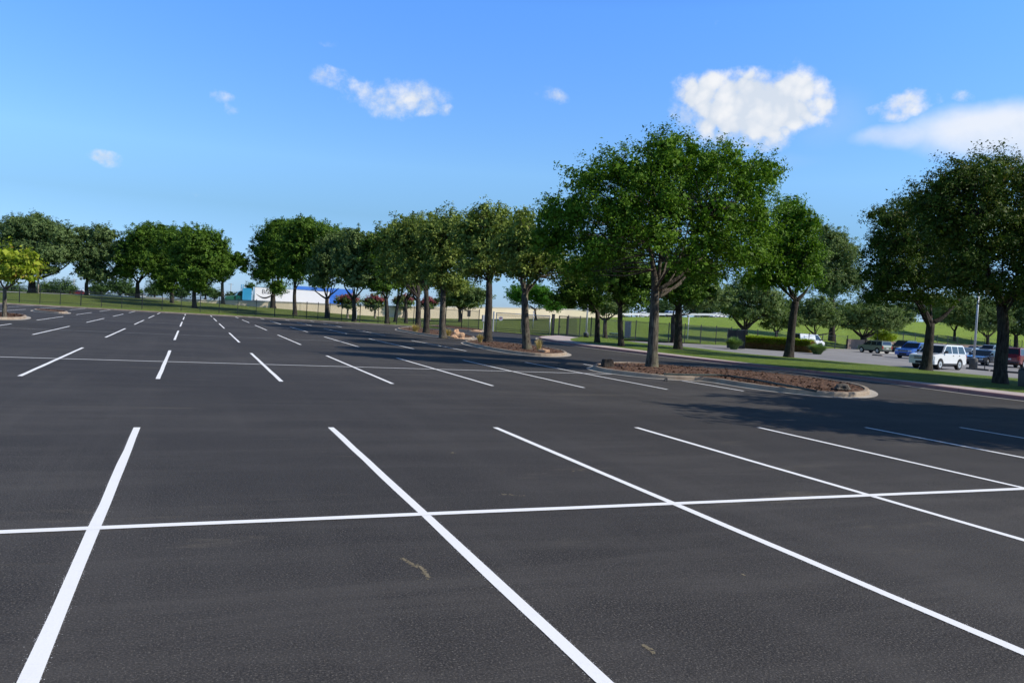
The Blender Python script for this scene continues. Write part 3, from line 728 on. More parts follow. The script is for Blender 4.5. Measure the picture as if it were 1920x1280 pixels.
tree(664, 604, 0, [(670, 455, 34, 24), (655, 490, 34, 30), (690, 495, 32, 28), (670, 525, 34, 16)], (663, 562), 9,
     'vase shaped tree in front of the leftmost pink flowering bush', 'shade_tree', 'leaf_oak', 'bark_d', dep=98, forks=[(645, 535, 5), (686, 533, 4)], **B_)
tree(726, 607, 0, [(715, 455, 34, 24), (700, 490, 32, 30), (730, 505, 34, 28), (715, 535, 28, 14)], (724, 560), 9,
     'dark tree amid the row, right of the leftmost flowering bush', 'shade_tree', 'leaf_bank', 'bark_d', dep=96, **B_)
tree(741, 604, 0, [(760, 470, 30, 28), (750, 510, 28, 24), (775, 520, 24, 20)], (746, 565), 7,
     'thin leaning tree crowded behind the row by the far fence', 'shade_tree', 'leaf_bank', 'bark_d', dep=100, **B_)
tree(761, 606, 0, [(790, 480, 30, 30), (775, 535, 26, 16), (810, 500, 26, 26)], (761, 560), 7,
     'thin upright tree in the row nearest the flowering bushes', 'shade_tree', 'leaf_row', 'bark_d', dep=95, **B_)
tree(863, 604, 0, [(860, 545, 36, 20), (890, 555, 30, 18), (840, 560, 22, 14), (875, 570, 30, 8)], (862, 580), 8,
     'low spreading tree in front of the cream wall', 'shade_tree', 'leaf_oak', 'bark_d', dep=112, forks=[(850, 565, 4), (880, 568, 4)], **B_)
tree(1005, 600, 0, [(975, 553, 26, 18), (1000, 545, 24, 14), (1020, 560, 26, 16), (1040, 575, 18, 9)], (1003, 580), 5,
     'small bright green tree behind the drive gates', 'shade_tree', 'leaf_bright', 'bark_d', dep=116, **B_)
# -- live oaks round the old car park
O_ = dict(group=OAKG, size=.23, twigs=3)
tree(1135, 637, 0, [(1140, 575, 34, 14), (1110, 570, 30, 14), (1165, 560, 30, 16)], (1135, 600), 9, 'low multi stemmed oak between the two thin lawn trees', 'live_oak', 'leaf_oak', 'bark_d', dep=84, forks=[(1120, 590, 5), (1155, 588, 5)], **O_)
tree(1262, 653, 0, [(1290, 540, 40, 22), (1330, 548, 36, 20), (1355, 560, 22, 12), (1262, 552, 30, 16), (1310, 568, 34, 12)], (1262, 592), 10, 'oak with an upturned low branch beside the dark two stemmed tree', 'live_oak', 'leaf_oak', 'bark_d', dep=74, forks=[(1300, 585, 4), (1248, 590, 3)], **O_)
tree(1396, 642, 0, [(1400, 545, 44, 24), (1365, 565, 28, 18), (1435, 560, 40, 24), (1395, 585, 40, 16), (1450, 585, 26, 14)], (1396, 617), 16, 'thick trunked live oak by the black screened enclosure', 'live_oak', 'leaf_oak', 'bark_d', dep=86, forks=[(1372, 590, 8), (1430, 592, 7)], **O_)
tree(1456, 646, 0, [(1450, 590, 26, 14), (1475, 600, 24, 14), (1445, 608, 20, 8)], (1456, 625), 7, 'small twin stemmed oak behind the clipped hedge', 'live_oak', 'leaf_oak', 'bark_d', dep=95, forks=[(1447, 612, 4), (1464, 610, 4)], **O_)
tree(1531, 650, 0, [(1530, 575, 30, 20), (1505, 595, 22, 14), (1550, 595, 26, 14), (1530, 603, 34, 8), (1570, 603, 14, 6)], (1529, 628), 8, 'live oak with a long right limb beside the white van', 'live_oak', 'leaf_oak', 'bark_d', dep=92, forks=[(1510, 610, 4), (1568, 620, 3)], **O_)
tree(1560, 640, 0, [(1555, 450, 34, 26), (1540, 490, 36, 34), (1580, 480, 34, 34), (1560, 530, 44, 30), (1590, 520, 26, 26)], (1560, 560), 12, 'tall grey green oak seen in the gap between the big tree masses', 'live_oak', 'leaf_oak', 'bark_d', dep=100, **O_)
tree(1622, 655, 0, [(1600, 590, 30, 20), (1640, 585, 36, 22), (1680, 595, 28, 18), (1575, 600, 20, 12), (1650, 608, 40, 12), (1600, 612, 20, 6)], (1618, 632), 14, 'wide low live oak behind the khaki car', 'live_oak', 'leaf_oak', 'bark_d', dep=98, forks=[(1595, 612, 7), (1640, 615, 6)], **O_)
tree(1852, 650, 0, [(1830, 595, 26, 18), (1860, 590, 30, 22), (1840, 612, 28, 10), (1880, 605, 20, 14)], (1852, 632), 7, 'live oak behind the grey lamp post', 'live_oak', 'leaf_oak', 'bark_d', dep=120, forks=[(1835, 620, 4), (1868, 618, 4)], **O_)
tree(1790, 640, 0, [(1775, 580, 30, 20), (1810, 570, 34, 22), (1795, 600, 28, 12)], (1790, 620), 6, 'oak on the bank left of the lamp post top', 'live_oak', 'leaf_oak', 'bark_d', dep=150, **O_)
tree(1905, 652, 0, [(1900, 580, 36, 26), (1925, 560, 30, 26), (1900, 615, 30, 14), (1940, 600, 30, 26)], (1905, 630), 9, 'bright oak at the right edge behind the red car', 'live_oak', 'leaf_far', 'bark_d', dep=125, **O_)
tree(1658, 648, 0, [(1655, 627, 20, 8), (1668, 635, 14, 6), (1645, 634, 10, 5)], (1658, 642), 3, 'small yellow green multi stem shrub behind the khaki car roof', 'small_tree', 'leaf_hedge', 'bark_d', dep=105, group=OAKG, size=.16, twigs=1)
# -- the young yellow tree on the left island
tree(8, 595, .12, [(18, 478, 26, 18), (55, 492, 22, 16), (0, 500, 26, 20), (35, 510, 28, 14), (66, 505, 12, 12), (-20, 490, 24, 20), (60, 522, 14, 5), (15, 520, 20, 8)], (9, 541), 8.5, 'young yellow green tree with a thin pale trunk at the left edge', 'young_tree', 'leaf_yellow', 'bark', group='young trees',
     size=.2, dens=.75, twigs=3, forks=[(36, 522, 3.5), (-4, 520, 3.5)], seed=5)
# -- beyond the highway
FT = [(-60, 548, 60, 30), (-20, 552, 40, 26), (25, 545, 34, 18), (88, 538, 34, 16), (120, 535, 26, 15), (138, 545, 14, 8), (185, 538, 26, 14), (225, 532, 30, 16), (250, 545, 22, 10), (290, 540, 24, 13), (340, 545, 24, 12), (385, 540, 20, 13), (402, 548, 18, 9), (435, 552, 16, 7), (470, 535, 12, 8), (850, 565, 30, 14), (1060, 570, 30, 12), (1400, 578, 44, 20), (1700, 575, 40, 16), (1830, 570, 46, 16), (1910, 560, 50, 24), (1150, 576, 36, 20), (1245, 574, 44, 22), (1325, 576, 44, 20), (1480, 574, 44, 24), (1560, 578, 44, 24), (1625, 574, 44, 26), (1765, 576, 44, 28), (1990, 560, 60, 30)]
seen = ['low bushy mass outside the left edge', 'far bush behind the big left tree', 'round far tree behind the young yellow tree', 'far tree right of the pale utility pole', 'far tree that ends at the left sky gap', 'tiny far bush in the left sky gap',
        'far tree behind the narrow ragged tree', 'broad far tree behind the white cars', 'low far bush behind the v forked tree', 'far tree between the two bank trees', 'far tree behind the domed tree', 'far tree just left of the pale trunk',
        'low far bush right of the pale trunk', 'small far bush left of the teal truck cab', 'far treetop peeking above the truck cab', 'far tree behind the cream wall', 'reddish far bush right of the gates', 'far tree above the guardrail cars', 'far tree behind the dark leaning tree', 'far tree left of the lamp post', 'tall far tree mass at the right edge', 'far tree glimpsed between the two thin lawn trees', 'far tree just right of the big elm trunk', 'far tree above the end of the picket fence', 'far tree behind the twin stemmed oak', 'far tree between the white van and the khaki car', 'far tree directly above the khaki car', 'far tree left of the lamp post and right of the dark leaning trunk', 'far tree beyond the right edge of the photo']
for (x, y, rx, ry), lb_ in zip(FT, seen):
    tree(x, y+ry+8, 0, [(x, y, rx*.7, ry), (x-rx*.45, y+ry*.3, rx*.5, ry*.7), (x+rx*.45, y+ry*.25, rx*.5, ry*.75), (x, y+ry*.7, rx*.7, ry*.6)], (x, y+ry*.6), 4, lb_, 'far_tree', 'leaf_far', 'bark_d', dep=265+(x % 37), size=.36, twigs=0, dens=.55, group=FARG, spread=.6, dup=False)
# -- crape myrtles against the wall
for (x, y, w, h, lb_) in ((652, 562, 26, 16, 'leftmost pink crape myrtle, the largest, beside the blue trailer'), (703, 563, 24, 15, 'second pink crape myrtle from the left along the wall'),
                         (757, 562, 24, 16, 'third pink crape myrtle, seen between dark trunks'), (805, 566, 20, 12, 'rightmost small pink crape myrtle in front of the cream wall')):
    e = tree(x, y+34, 0, [(x, y, w*.6, h*.6), (x-w*.5, y+3, w*.5, h*.6), (x+w*.5, y+3, w*.5, h*.6), (x, y+h*.7, w*.7, h*.5)], (x, y+h*1.1), 5, lb_, 'crape_myrtle', 'leaf_oak', 'bark_l', dep=121, size=.22, twigs=1, cat='flowering bush', group='pink crape myrtles along the wall', dup=False, forks=[(x-8, y+12, 2), (x+9, y+12, 2)])
    base = np.array(e.location); s = depth_of(base)/FPX; rg = np.random.default_rng(int(x))
    lob = [(PD(cx, cy, depth_of(base)-.5)-base, np.array([rx*s, rx*s, ry*s])) for cx, cy, rx, ry in ((x, y-h*.35, w*.55, h*.4), (x-w*.5, y-h*.05, w*.42, h*.4), (x+w*.5, y-h*.05, w*.42, h*.4))]
    foliage('blossom', lob, rg, 75, 20, .2, M['flower'], e, .28)

# ------------------------------------------------------------------ fences, walls
def fence(name, pts, h, label, gap=.115, post=2.44, solid=None, parent=None, mat='black_metal', pw=.08, pk=.023, rails=(.15, .93)):
    pts = [np.array(p, float) for p in pts]; c = pts[0].copy()
    e = parent or empty(name, c, 0, label, 'fence')
    loc = [p-c for p in pts] if parent is None else pts
    L = [0]
    for a, b in zip(loc[:-1], loc[1:]): L.append(L[-1]+np.linalg.norm((b-a)[:2]))
    def at(t):
        k = min(max(0, int(np.searchsorted(L, t))-1), len(loc)-2); u = (t-L[k])/(L[k+1]-L[k]+1e-9); return loc[k]+(loc[k+1]-loc[k])*u
    mb = MB(); T = L[-1]; n = max(1, int(T/gap))
    hh = lambda t: h if not hasattr(h, '__len__') else h[0]+(h[1]-h[0])*t/T
    for i in range(n+1):
        t = T*i/n; p = at(t); mb.box(p[0]-pk/2, p[0]+pk/2, p[1]-pk/2, p[1]+pk/2, p[2]+.08, p[2]+hh(t))
    m = max(1, round(T/post))
    for i in range(m):
        a, b = at(T*i/m), at(T*(i+1)/m); ha, hb = hh(T*i/m), hh(T*(i+1)/m)
        for r in rails: mb.bar(a+np.array([0, 0, ha*r]), b+np.array([0, 0, hb*r]), .04)
    mb.build('picket_panel', M[mat], e, flat_n=False)
    for i in range(m+1):
        p = at(T*i/m); q = MB().box(-pw/2, pw/2, -pw/2, pw/2, -.1, hh(T*i/m)+.06).box(-pw/2-.01, pw/2+.01, -pw/2-.01, pw/2+.01, hh(T*i/m)+.06, hh(T*i/m)+.08)
        o = q.build('post', M[mat], e, flat_n=False); o.location = tuple(map(float, p))
    return e
fence('iron_fence', [FL[1]*.3+FL[0]*.7]+FL[1:7]+[FL[7]], (1.85, 2.15), 'black picket fence running along the grass behind the lot, left half', gap=.125)
fence('iron_fence', FL[7:9]+[G(897, 619, .05)], (2.25, 2.35), 'black picket fence behind the row of trunks, ending at the gates', gap=.11)
fence('iron_fence', [G(1064, 632, .02)]+FL[11:14], (2.25, 2.2), 'black picket fence on sunny grass right of the gates', gap=.115)
# double swing gates with bright pipe frames
def gate(a, b, h, label, sign=False):
    a = np.array(a, float); b = np.array(b, float); e = empty('swing_gate', a, 0, label, 'gate', 'pair of drive gates'); d = b-a; L = np.linalg.norm(d); u = d/L
    f = MB(); z = np.array([0, 0, 1.])
    for t in (0.04, L-.04): f.tube([u*t+z*.12, u*t+z*h], .045, 8)
    f.tube([z*h, u*L+z*h], .045, 8); f.build('frame', M['silver'], e, True, flat_n=False)
    p = MB(); n = int(L/.13)
    for i in range(1, n): q = u*L*i/n; p.box(q[0]-.012, q[0]+.012, q[1]-.012, q[1]+.012, .16, h-.06)
    p.bar(z*.2+u*.05, z*.2+u*(L-.05), .06); p.bar(z*.42+u*.05, z*.42+u*(L-.05), .04); p.bar(z*(h-.25)+u*.05, z*(h-.25)+u*(L-.05), .035)
    p.build('picket_panel', M['black_metal'], e, flat_n=False)
    return e
ga, gb, gc, gd = G(928.5, 622), G(977.5, 625.3), G(980, 625.4), G(1030, 630)
gate(ga, gb, 2.2, 'left swing gate with a silver pipe frame and a round sign'); gate(gd, gc, 2.15, 'right swing gate, partly hidden by the forked trunk')
def post(name, p, h, w, label, cat, mat, cap=.03):
    e = empty(name, p, 0, label, cat)
    MB().box(-w/2, w/2, -w/2, w/2, -.1, h).build('post', M[mat], e, bevel=.01)
    MB().box(-w/2-.02, w/2+.02, -w/2-.02, w/2+.02, h+.001, h+cap).build('cap', M[mat], e); return e
post('gate_pillar', G(1035.5, 630.5), 2.35, .26, 'thick black gate pillar right of the drive gates', 'pillar', 'black_metal')
post('gate_pillar', G(924, 621.5), 2.3, .16, 'slim silver pillar left of the drive gates', 'pillar', 'silver')
pg = empty('pedestrian_gate', G(1047, 631.2), 0, 'narrow black pedestrian gate beside the thick pillar', 'gate')
a = np.zeros(3); b = G(1062, 632)-G(1047, 631.2); f = MB(); z = np.array([0, 0, 1.])
for q in (a, b): f.bar(q, q+z*2.25, .1)
f.bar(z*2.2, b+z*2.2, .08); f.bar(z*.15, b+z*.15, .05); f.build('frame', M['black_metal'], pg)
f = MB()
for i in range(1, 8): q = b*i/8; f.bar(q+z*.15, q+z*2.15, .02)
f.build('picket_panel', M['black_metal'], pg); MB().box(.05, .13, -.08, .02, 1.0, 1.15).build('latch', M['black_metal'], pg)
# round sign hung on the left gate
sd = empty('round_sign', PD(939, 597, depth_of(G(939, 623))-.25), 0, 'round pale sign with a red mark hanging on the left gate', 'sign')
nv = np.array([-FW[0], -FW[1], 0]); nv /= np.linalg.norm(nv); sx = np.array([nv[1], -nv[0], 0])
MB().disc((0, 0, 0), nv, .26, .02, 8).build('plate', M['white_sign'], sd, flat_n=True)
f = MB()
for (x0, x1, z0, z1) in ((-.13, -.02, -.02, .10), (.03, .10, -.12, .12)): f.bar(sx*x0+nv*.016+z*(z0+z1)/2, sx*x1+nv*.016+z*(z0+z1)/2, .006, abs(z1-z0))
f.build('mark', M['sign_red'], sd)
# pale electrical cabinets and keypad
for px, w, lb_ in ((906, .42, 'larger pale ribbed cabinet on the fence left of the gates'), (911.5, .22, 'narrow pale cabinet half behind the dark trunk')):
    g0 = G(px, 619.8+(px-906)*.1); hh_ = 1.62 if px < 910 else 1.5; e = empty('electrical_cabinet', g0, 0, lb_, 'cabinet', 'cabinets by the gates')
    MB().box(-w/2, w/2, -.15, .15, hh_-.55, hh_+.25).build('box', M['cabinet'], e, bevel=.01)
    f = MB()
    for i in range(4): f.box(-w/2+.04+i*w/4, -w/2+.06+i*w/4, -.162, -.151, hh_-.5, hh_+.2)
    f.build('louvre', M['white_sign'], e)
    MB().box(-.04, .04, -.04, .04, -.1, hh_-.551).build('post', M['silver'], e)
e = empty('sign_post', G(877.5, 621.5, .12), 0, 'small black sign board on a thin post in the reddish island', 'sign')
MB().box(-.02, .02, -.02, .02, -.1, 1.75).build('post', M['black_metal'], e); MB().box(-.17, .17, -.05, -.021, 1.5, 2.15).build('board', M['black_metal'], e, bevel=.01)
# wall below the highway
WT = [(140, 550.8), (300, 557.8), (400, 562), (560, 566), (640, 571), (760, 573.5), (900, 575.2), (1000, 577), (1060, 578.5), (1110, 582), (1160, 588)]
bot = []; top = []; back = []
for x, y in WT:
    by = np.interp(x, BP, [c[4] for c in BANK]); bd = np.interp(x, BP, [c[5] for c in BANK])
    P0 = PD(x, by, bd); P1 = PD(x, y, bd); bot.append(np.array([P0[0], P0[1], P0[2]-.4])); top.append(np.array([P0[0], P0[1], P1[2]]))
    v = ray(x, 600)[:2]; v = v/np.linalg.norm(v)*.3; back.append(np.array([P0[0]+v[0], P0[1]+v[1], P1[2]]))
we = empty('retaining_wall', bot[0], 0, 'long cream concrete wall between the grass bank and the highway', 'wall')
c0 = bot[0]; bk = [np.array([b[0], b[1], a[2]]) for a, b in zip(bot, back)]
def n(rows): return [[p-c0 for p in colmatch(r, 60)] for r in rows]
o = loft('wall_face', n([bot, top, back, bk]), M['wall'], False, we, None)
cp = [[p+np.array([0, 0, .003]) for p in r] for r in (top, back)]
fo = [p*1.0 for p in top]
for i, p in enumerate(fo):
    v = ray(WT[i][0], 600)[:2]; v = v/np.linalg.norm(v)*.06; fo[i] = np.array([p[0]-v[0], p[1]-v[1], p[2]+.003])
o = loft('coping', n([[p-np.array([0, 0, .25]) for p in fo], fo, cp[1]]), M['pale'], False, we, None)
# guardrail on the right
gr_pts = [np.array([*PD(x, y, d)]) for x, y, d in ((1120, 594.9, 193.5), (1200, 593.6, 198.5), (1290, 594, 201.5), (1370, 594.6, 204.5), (1500, 596.6, 208.5), (1640, 599.6, 215.5))]
ge = empty('guardrail', gr_pts[0], 0, 'galvanised guardrail with dark posts along the highway edge', 'guardrail')
rl = [p-gr_pts[0] for p in resample(gr_pts, 4)]
f = MB(); f2 = MB()
sweep('rail', [p for p in rl], [(0, .40), (.03, .5), (0, .58), (0, .68), (.03, .78), (0, .9), (-.02, .9), (-.02, .40)], M['white_sign'], parent=ge)
for i, p in enumerate(resample([q-gr_pts[0] for q in gr_pts], 2.4)[1:-1]):
    o = MB().box(-.12, .12, -.02, .16, -.4, 1.0).build('post', M['timber_pole'] if i % 9 == 5 else M['dark_conc'], ge, flat_n=False); o.location = tuple(map(float, p+np.array([0, .04, 0])))
# green chain link fence and block wall beyond the old car park
fence('chain_fence', [FL[13]+np.array([1.0, 0, 0]), FL[14], FL[15]], (2.1, 2.0), 'thin black fence with green mesh behind the clipped hedge', gap=.35, post=4.2, pk=.012)
fence('chain_fence', [FL[16]+np.array([1, .6, .0]), FL[17]+np.array([0, .6, .0]), FL[18]+np.array([0, .6, .0])], 1.6, 'thin black fence on top of the brown block wall', gap=.35, post=5., pk=.012)
bw = [FL[k_]*np.array([1, 1, 0])+np.array([0, -.1, -.4]) for k_ in (15, 16, 17, 18, 19)]
e = empty('block_wall', bw[0], 0, 'low brown block retaining wall behind the parked cars on the right', 'wall')
r = [p-bw[0] for p in bw]
loft('wall_face', [r, [p+np.array([0, 0, 1.72]) for p in r], [p+np.array([0, .35, 1.72]) for p in r], [p+np.array([0, .35, 0]) for p in r]], M['brick'], False, e, None)
loft('coping', [[p+np.array([0, -.05, 1.62]) for p in r], [p+np.array([0, -.05, 1.726]) for p in r], [p+np.array([0, .4, 1.726]) for p in r]], M['brick'], False, e, None)
loft('footing', [[p+np.array([0, -.5, 0]) for p in r[1:]], [p+np.array([0, -.5, .88]) for p in r[1:]], [p+np.array([0, .02, .90]) for p in r[1:]]], M['pale'], False, e, None)
# concrete flume running down the right bank
fa = [G(1650, 662, -.19), G(1800, 666, -.19), G(1920, 671, -.19), G(1920, 667, -.19), G(1800, 662, -.19), G(1650, 657, -.19)]
sheet('concrete_gutter', [p[:2] for p in fa], -.19, M['pale'])
# black screened enclosure
g0 = G(1377, 652.5, -.15); e = empty('screened_enclosure', g0, -YAW-.15, 'black screened enclosure at the end of the picket fence', 'enclosure')
MB().box(-.75, .9, -.6, .6, 0, 1.9).build('screen', M['black_metal'], e, bevel=.02)
f = MB()
for x in (-.78, .05, .93): f.box(x-.04, x+.04, -.68, -.602, 0, 2.0)
f.build('frame', M['trim'], e)
g0 = G(1176, 634.5, 0); e = empty('equipment_cabinet', g0, -YAW, 'plain grey panel standing against the picket fence left of the big trunk', 'panel')
MB().box(-.38, .38, -.05, .05, .15, 2.1).build('board', M['cabinet'], e, bevel=.01); f = MB()
for i in range(6): f.box(-.35+i*.12, -.32+i*.12, -.062, -.051, .2, 2.05)
f.build('rib', M['silver'], e)

# ------------------------------------------------------------------ lamp posts, poles
def lamp_post(px, py, z, h, label, ph=.8, pr=.3, base='dark_conc'):
    e = empty('lamp_post', G(px, py, z), -YAW, label, 'lamp post', 'grey steel lamp posts')
    MB().tube([(0, 0, -.1), (0, 0, ph), (0, 0, ph+.03)], [pr, pr, pr-.03], 16).build('pedestal', M[base], e, True)
    MB().box(-.17, .17, -.17, .17, ph+.03, ph+.06).build('base_plate', M['pole'], e)
    MB().tube([(0, 0, ph+.061), (0, 0, h)], [.095, .06], 12).build('pole', M['pole'], e, True)
    for s in (-1, 1):
        MB().box(min(.05*s, .6*s), max(.05*s, .6*s), -.03, .03, h-.2, h-.15).build('arm', M['pole'], e)
        MB().box(min(.6*s, 1.05*s), max(.6*s, 1.05*s), -.17, .17, h-.25, h-.12).build('lamp_head', M['pole'], e, bevel=.02)
    return e
lamp_post(1824.5, 691, -.2, 7.2, 'grey lamp post on a dark concrete base right of the white car')
lamp_post(1098.5, 634, .05, 5.2, 'grey lamp post on a black base at the drive bend', .55, .28, 'black_metal')
def pole(px, y0, y1, dep, w, label, mat='timber_pole', cross=True, name='utility_pole', cat='utility pole'):
    b = PD(px, y0, dep) if dep > 139 else bank(px, y0); dep = depth_of(b); t = PD(px+(y0-y1)*.056, y1, dep); e = empty(name, b, -YAW, label, cat); H = t[2]-b[2]
    MB().tube([(0, 0, -.5), (0, 0, H)], [w/2, w*.4], 10).build('pole', M[mat], e, True)
    if cross: MB().box(-1.1, 1.1, -.05, .05, H-.5, H-.38).build('crossarm', M[mat], e)
    return e
pole(71, 548, 505, 140, .34, 'pale timber pole beside the far left tree', 'bark_l', False)
pole(376, 562, 530, 150, .2, 'thin pale pole just right of the domed tree trunk', 'pole', False)
pole(432, 560, 531, 330, .3, 'distant thin pole in the sky gap left of the truck')
pole(138, 550, 522, 300, .26, 'distant thin pole at the left sky gap')
pole(668.5, 597, 580, 110, .14, 'short white post at the foot of the vase shaped tree', 'white_sign', False, 'marker_post', 'post')
pole(999, 616, 583, 102, .16, 'thin silver post seen behind the right swing gate', 'silver', False, 'marker_post', 'post')
pole(1289, 636, 592, 95, .16, 'thin white post on the bank right of the two stemmed tree', 'white_sign', False, 'marker_post', 'post')
# overhead wires on the left
w = empty('overhead_wire', PD(71, 510, 140), 0, 'thin overhead wires crossing the left sky gap', 'wire')
a = PD(71, 510, 140); b = PD(138, 523, 300)
for k in range(2): MB().tube([p-a+np.array([0, 0, -.6*k]) for p in [a+(b-a)*t+np.array([0, 0, -2.5*math.sin(math.pi*t)]) for t in np.linspace(0, 1, 9)]], .025, 4).build('wire', M['trim'], w, flat_n=False)

# ------------------------------------------------------------------ hedge and tufts
def hedge(a, b, w, h, label):
    a = np.array(a); b = np.array(b); d = b-a; L = np.linalg.norm(d); ang = math.atan2(d[1], d[0]); e = empty('clipped_hedge', a, ang, label, 'hedge')
    rg = np.random.default_rng(3)
    MB().box(.1, L-.1, .1, w-.1, 0, h-.1).build('core', M['leaf_rust'], e)
    N = 9000; P = np.stack([rg.random(N)*L, rg.random(N)*w, rg.random(N)*h], 1); f = rg.integers(0, 4, N)
    P[f == 0, 1] = rg.normal(.03, .05, (f == 0).sum()); P[f == 1, 0] = rg.choice([0, L], (f == 1).sum())
    out = np.zeros((N, 3)); out[:, 1] = -1; P[:, 2] *= .86
    me = mesh_np('foliage', leaves(rg, P, out, .13), np.arange(N*4).reshape(-1, 4), 4); link('foliage', me, M['leaf_rust'], e)
    N = 9000; P = np.stack([rg.random(N)*L, rg.random(N)*w, h+rg.normal(-.06, .07, N)+.05*np.sin(rg.random(N)*L)], 1); k = rg.random(N) < .5; P[k, 2] -= rg.random(k.sum())*h*.42; P[k, 1] = rg.normal(0, .04, k.sum())
    out = np.zeros((N, 3)); out[:, 2] = 1
    me = mesh_np('new_growth', leaves(rg, P, out, .13), np.arange(N*4).reshape(-1, 4), 4); link('new_growth', me, M['leaf_hedge'], e)
    return e
hedge(G(1392, 652.5, -.2), G(1519, 661.5, -.2), 1.6, 1.35, 'long clipped hedge, green on top and rusty below')
def tuft(p, r, h, n, mat, label, name='grass_tuft', cat='ornamental grass', group=None, wd=.03):
    rg = np.random.default_rng(int(abs(p[0]*100))); e = empty(name, p, 0, label, cat, group)
    a = rg.random(n)*6.28; b0 = np.sqrt(rg.random(n))*r*.35; ln = h*rg.uniform(.6, 1.1, n); sp = rg.random(n)**.7*r
    V = []; F = []
    ca, sa = np.cos(a), np.sin(a); px_, py_ = -sa*wd, ca*wd
    for t, wf in ((0, 1), (.5, .9), (.85, .55), (1., .08)):
        rr_ = b0+sp*t**1.7; zz = ln*(t-.42*t**3*(sp/r))
        V.append(np.stack([ca*rr_-px_*wf, sa*rr_-py_*wf, zz], 1)); V.append(np.stack([ca*rr_+px_*wf, sa*rr_+py_*wf, zz], 1))
    V = np.stack(V, 1).reshape(-1, 3); base = np.arange(n)[:, None]*8
    F = np.concatenate([base+np.array(q) for q in ((0, 1, 3, 2), (2, 3, 5, 4), (4, 5, 7, 6))], 0)
    me = mesh_np('blades', V, F, 4); link('blades', me, M[mat], e); return e
TG = 'ornamental grasses flanking the hedge'
tuft(G(1376, 655, -.2), .95, 1.35, 1400, 'leaf_tuft', 'grey green ornamental grass at the left end of the hedge', group=TG)
tuft(G(1532, 664, -.2), 1.05, 1.2, 1400, 'leaf_tuft', 'fresh green ornamental grass at the right end of the hedge', group=TG)
for x, y, r_, h_, lb_ in ((1010, 657, .32, .75, 'wispy straw tuft at the right tip of the middle island'), (779, 621.5, .55, .75, 'yellow straw clump left of the leftmost island trunk'), (840, 629.5, .4, .6, 'small straw clump touching the grey trunk'), (900, 641.5, .3, .6, 'sparse straw tuft left of the dark straight trunk')):
    tuft(G(x, y, .18), r_, h_, 90 if h_ == .75 and r_ < .4 else 220, 'straw', lb_, 'straw_tuft', 'dry grass', 'dry straw tufts', .012)
def rock(px, py, z, s, label, sq=(1, .8, .7), mat='rock', seed=1):
    rr = random.Random(seed); me = bpy.data.meshes.new('rock'); bm = bmesh.new(); bmesh.ops.create_icosphere(bm, subdivisions=3, radius=s)
    ph = [rr.uniform(0, 6) for _ in range(6)]
    for v in bm.verts:
        n_ = v.co.normalized(); k = 1+.22*math.sin(n_.x*3+ph[0])*math.sin(n_.y*4+ph[1])+.12*math.sin(n_.z*7+ph[2])+rr.uniform(-.03, .03)
        v.co = Vector((n_.x*sq[0], n_.y*sq[1], max(-.15, n_.z)*sq[2]))*s*k
    bm.to_mesh(me); bm.free(); o = link('rock', me, M[mat]); o.location = tuple(map(float, G(px, py, z))); o.rotation_euler = (0, 0, rr.uniform(0, 6)); return o
RG_ = 'orange rocks on the islands'
for a_ in ((861, 632.5, .17, .42, 'tall pointed orange rock by the grey trunk', (1, .8, 1.1), 1), (851, 633, .17, .26, 'lower orange rock left of the pointed one', (1, .8, .8), 2), (855, 621.5, .17, .36, 'flat pale rock on the reddish island', (1.3, .8, .6), 3),
           (893, 621.7, .15, .35, 'row of small orange stones near the dark trunk', (1.5, .7, .5), 4), (1019, 658.5, .19, .23, 'small tan rock at the right tip of the middle island', (1.4, .9, .6), 5), (1580, 727, .2, .30, 'broken brown lump at the right end of the nearest island', (1.8, .9, .45), 6)):
    o = rock(*a_[:4], a_[4], a_[5], 'rock' if a_[6] != 6 else 'wood', a_[6]); tag(o, a_[4], 'rock', RG_)
o = rock(1249, 713.5, .01, .085, '', (1.2, .8, 1.1), 'trim', 8); tag(o, 'small black stone lying against the kerb of the nearest island', 'stone')
# stump
p = G(1138, 685.5, .16); e = empty('tree_stump', p, .4, 'weathered sawn stump at the left end of the nearest island', 'stump')
rr = random.Random(2); mb = MB(); V = []; N = 14; H = .30
for zi in (0, .5, 1.):
    for k in range(N): a = 6.283*k/N; r = (.2+.06*(1-zi)+(.04 if k % 4 == 0 else 0)+rr.uniform(-.015, .015)); V.append((r*1.25*math.cos(a), r*.8*math.sin(a), -.05+zi*(H+rr.uniform(-.02, .03))))
F = [(i*N+k, i*N+(k+1) % N, (i+1)*N+(k+1) % N, (i+1)*N+k) for i in range(2) for k in range(N)]
MB().add(V, F).build('bark', M['bark_d'], e, True); MB().add(V[2*N:], [tuple(range(N))]).build('cut_face', M['wood'], e)
# lawn edging lying along the mulch of the nearest island
ed = [G(x, y, .22) for x, y in ((1245, 701), (1300, 703), (1350, 702.5), (1400, 709), (1450, 718), (1500, 727), (1530, 733))]
ed = smooth_line(ed, 2); o = MB().tube([q-ed[0] for q in ed], .035, 6).build('garden_edging', M['edging']); o.location = tuple(map(float, ed[0])); tag(o, 'black plastic edging strip snaking over the mulch of the nearest island', 'garden edging')

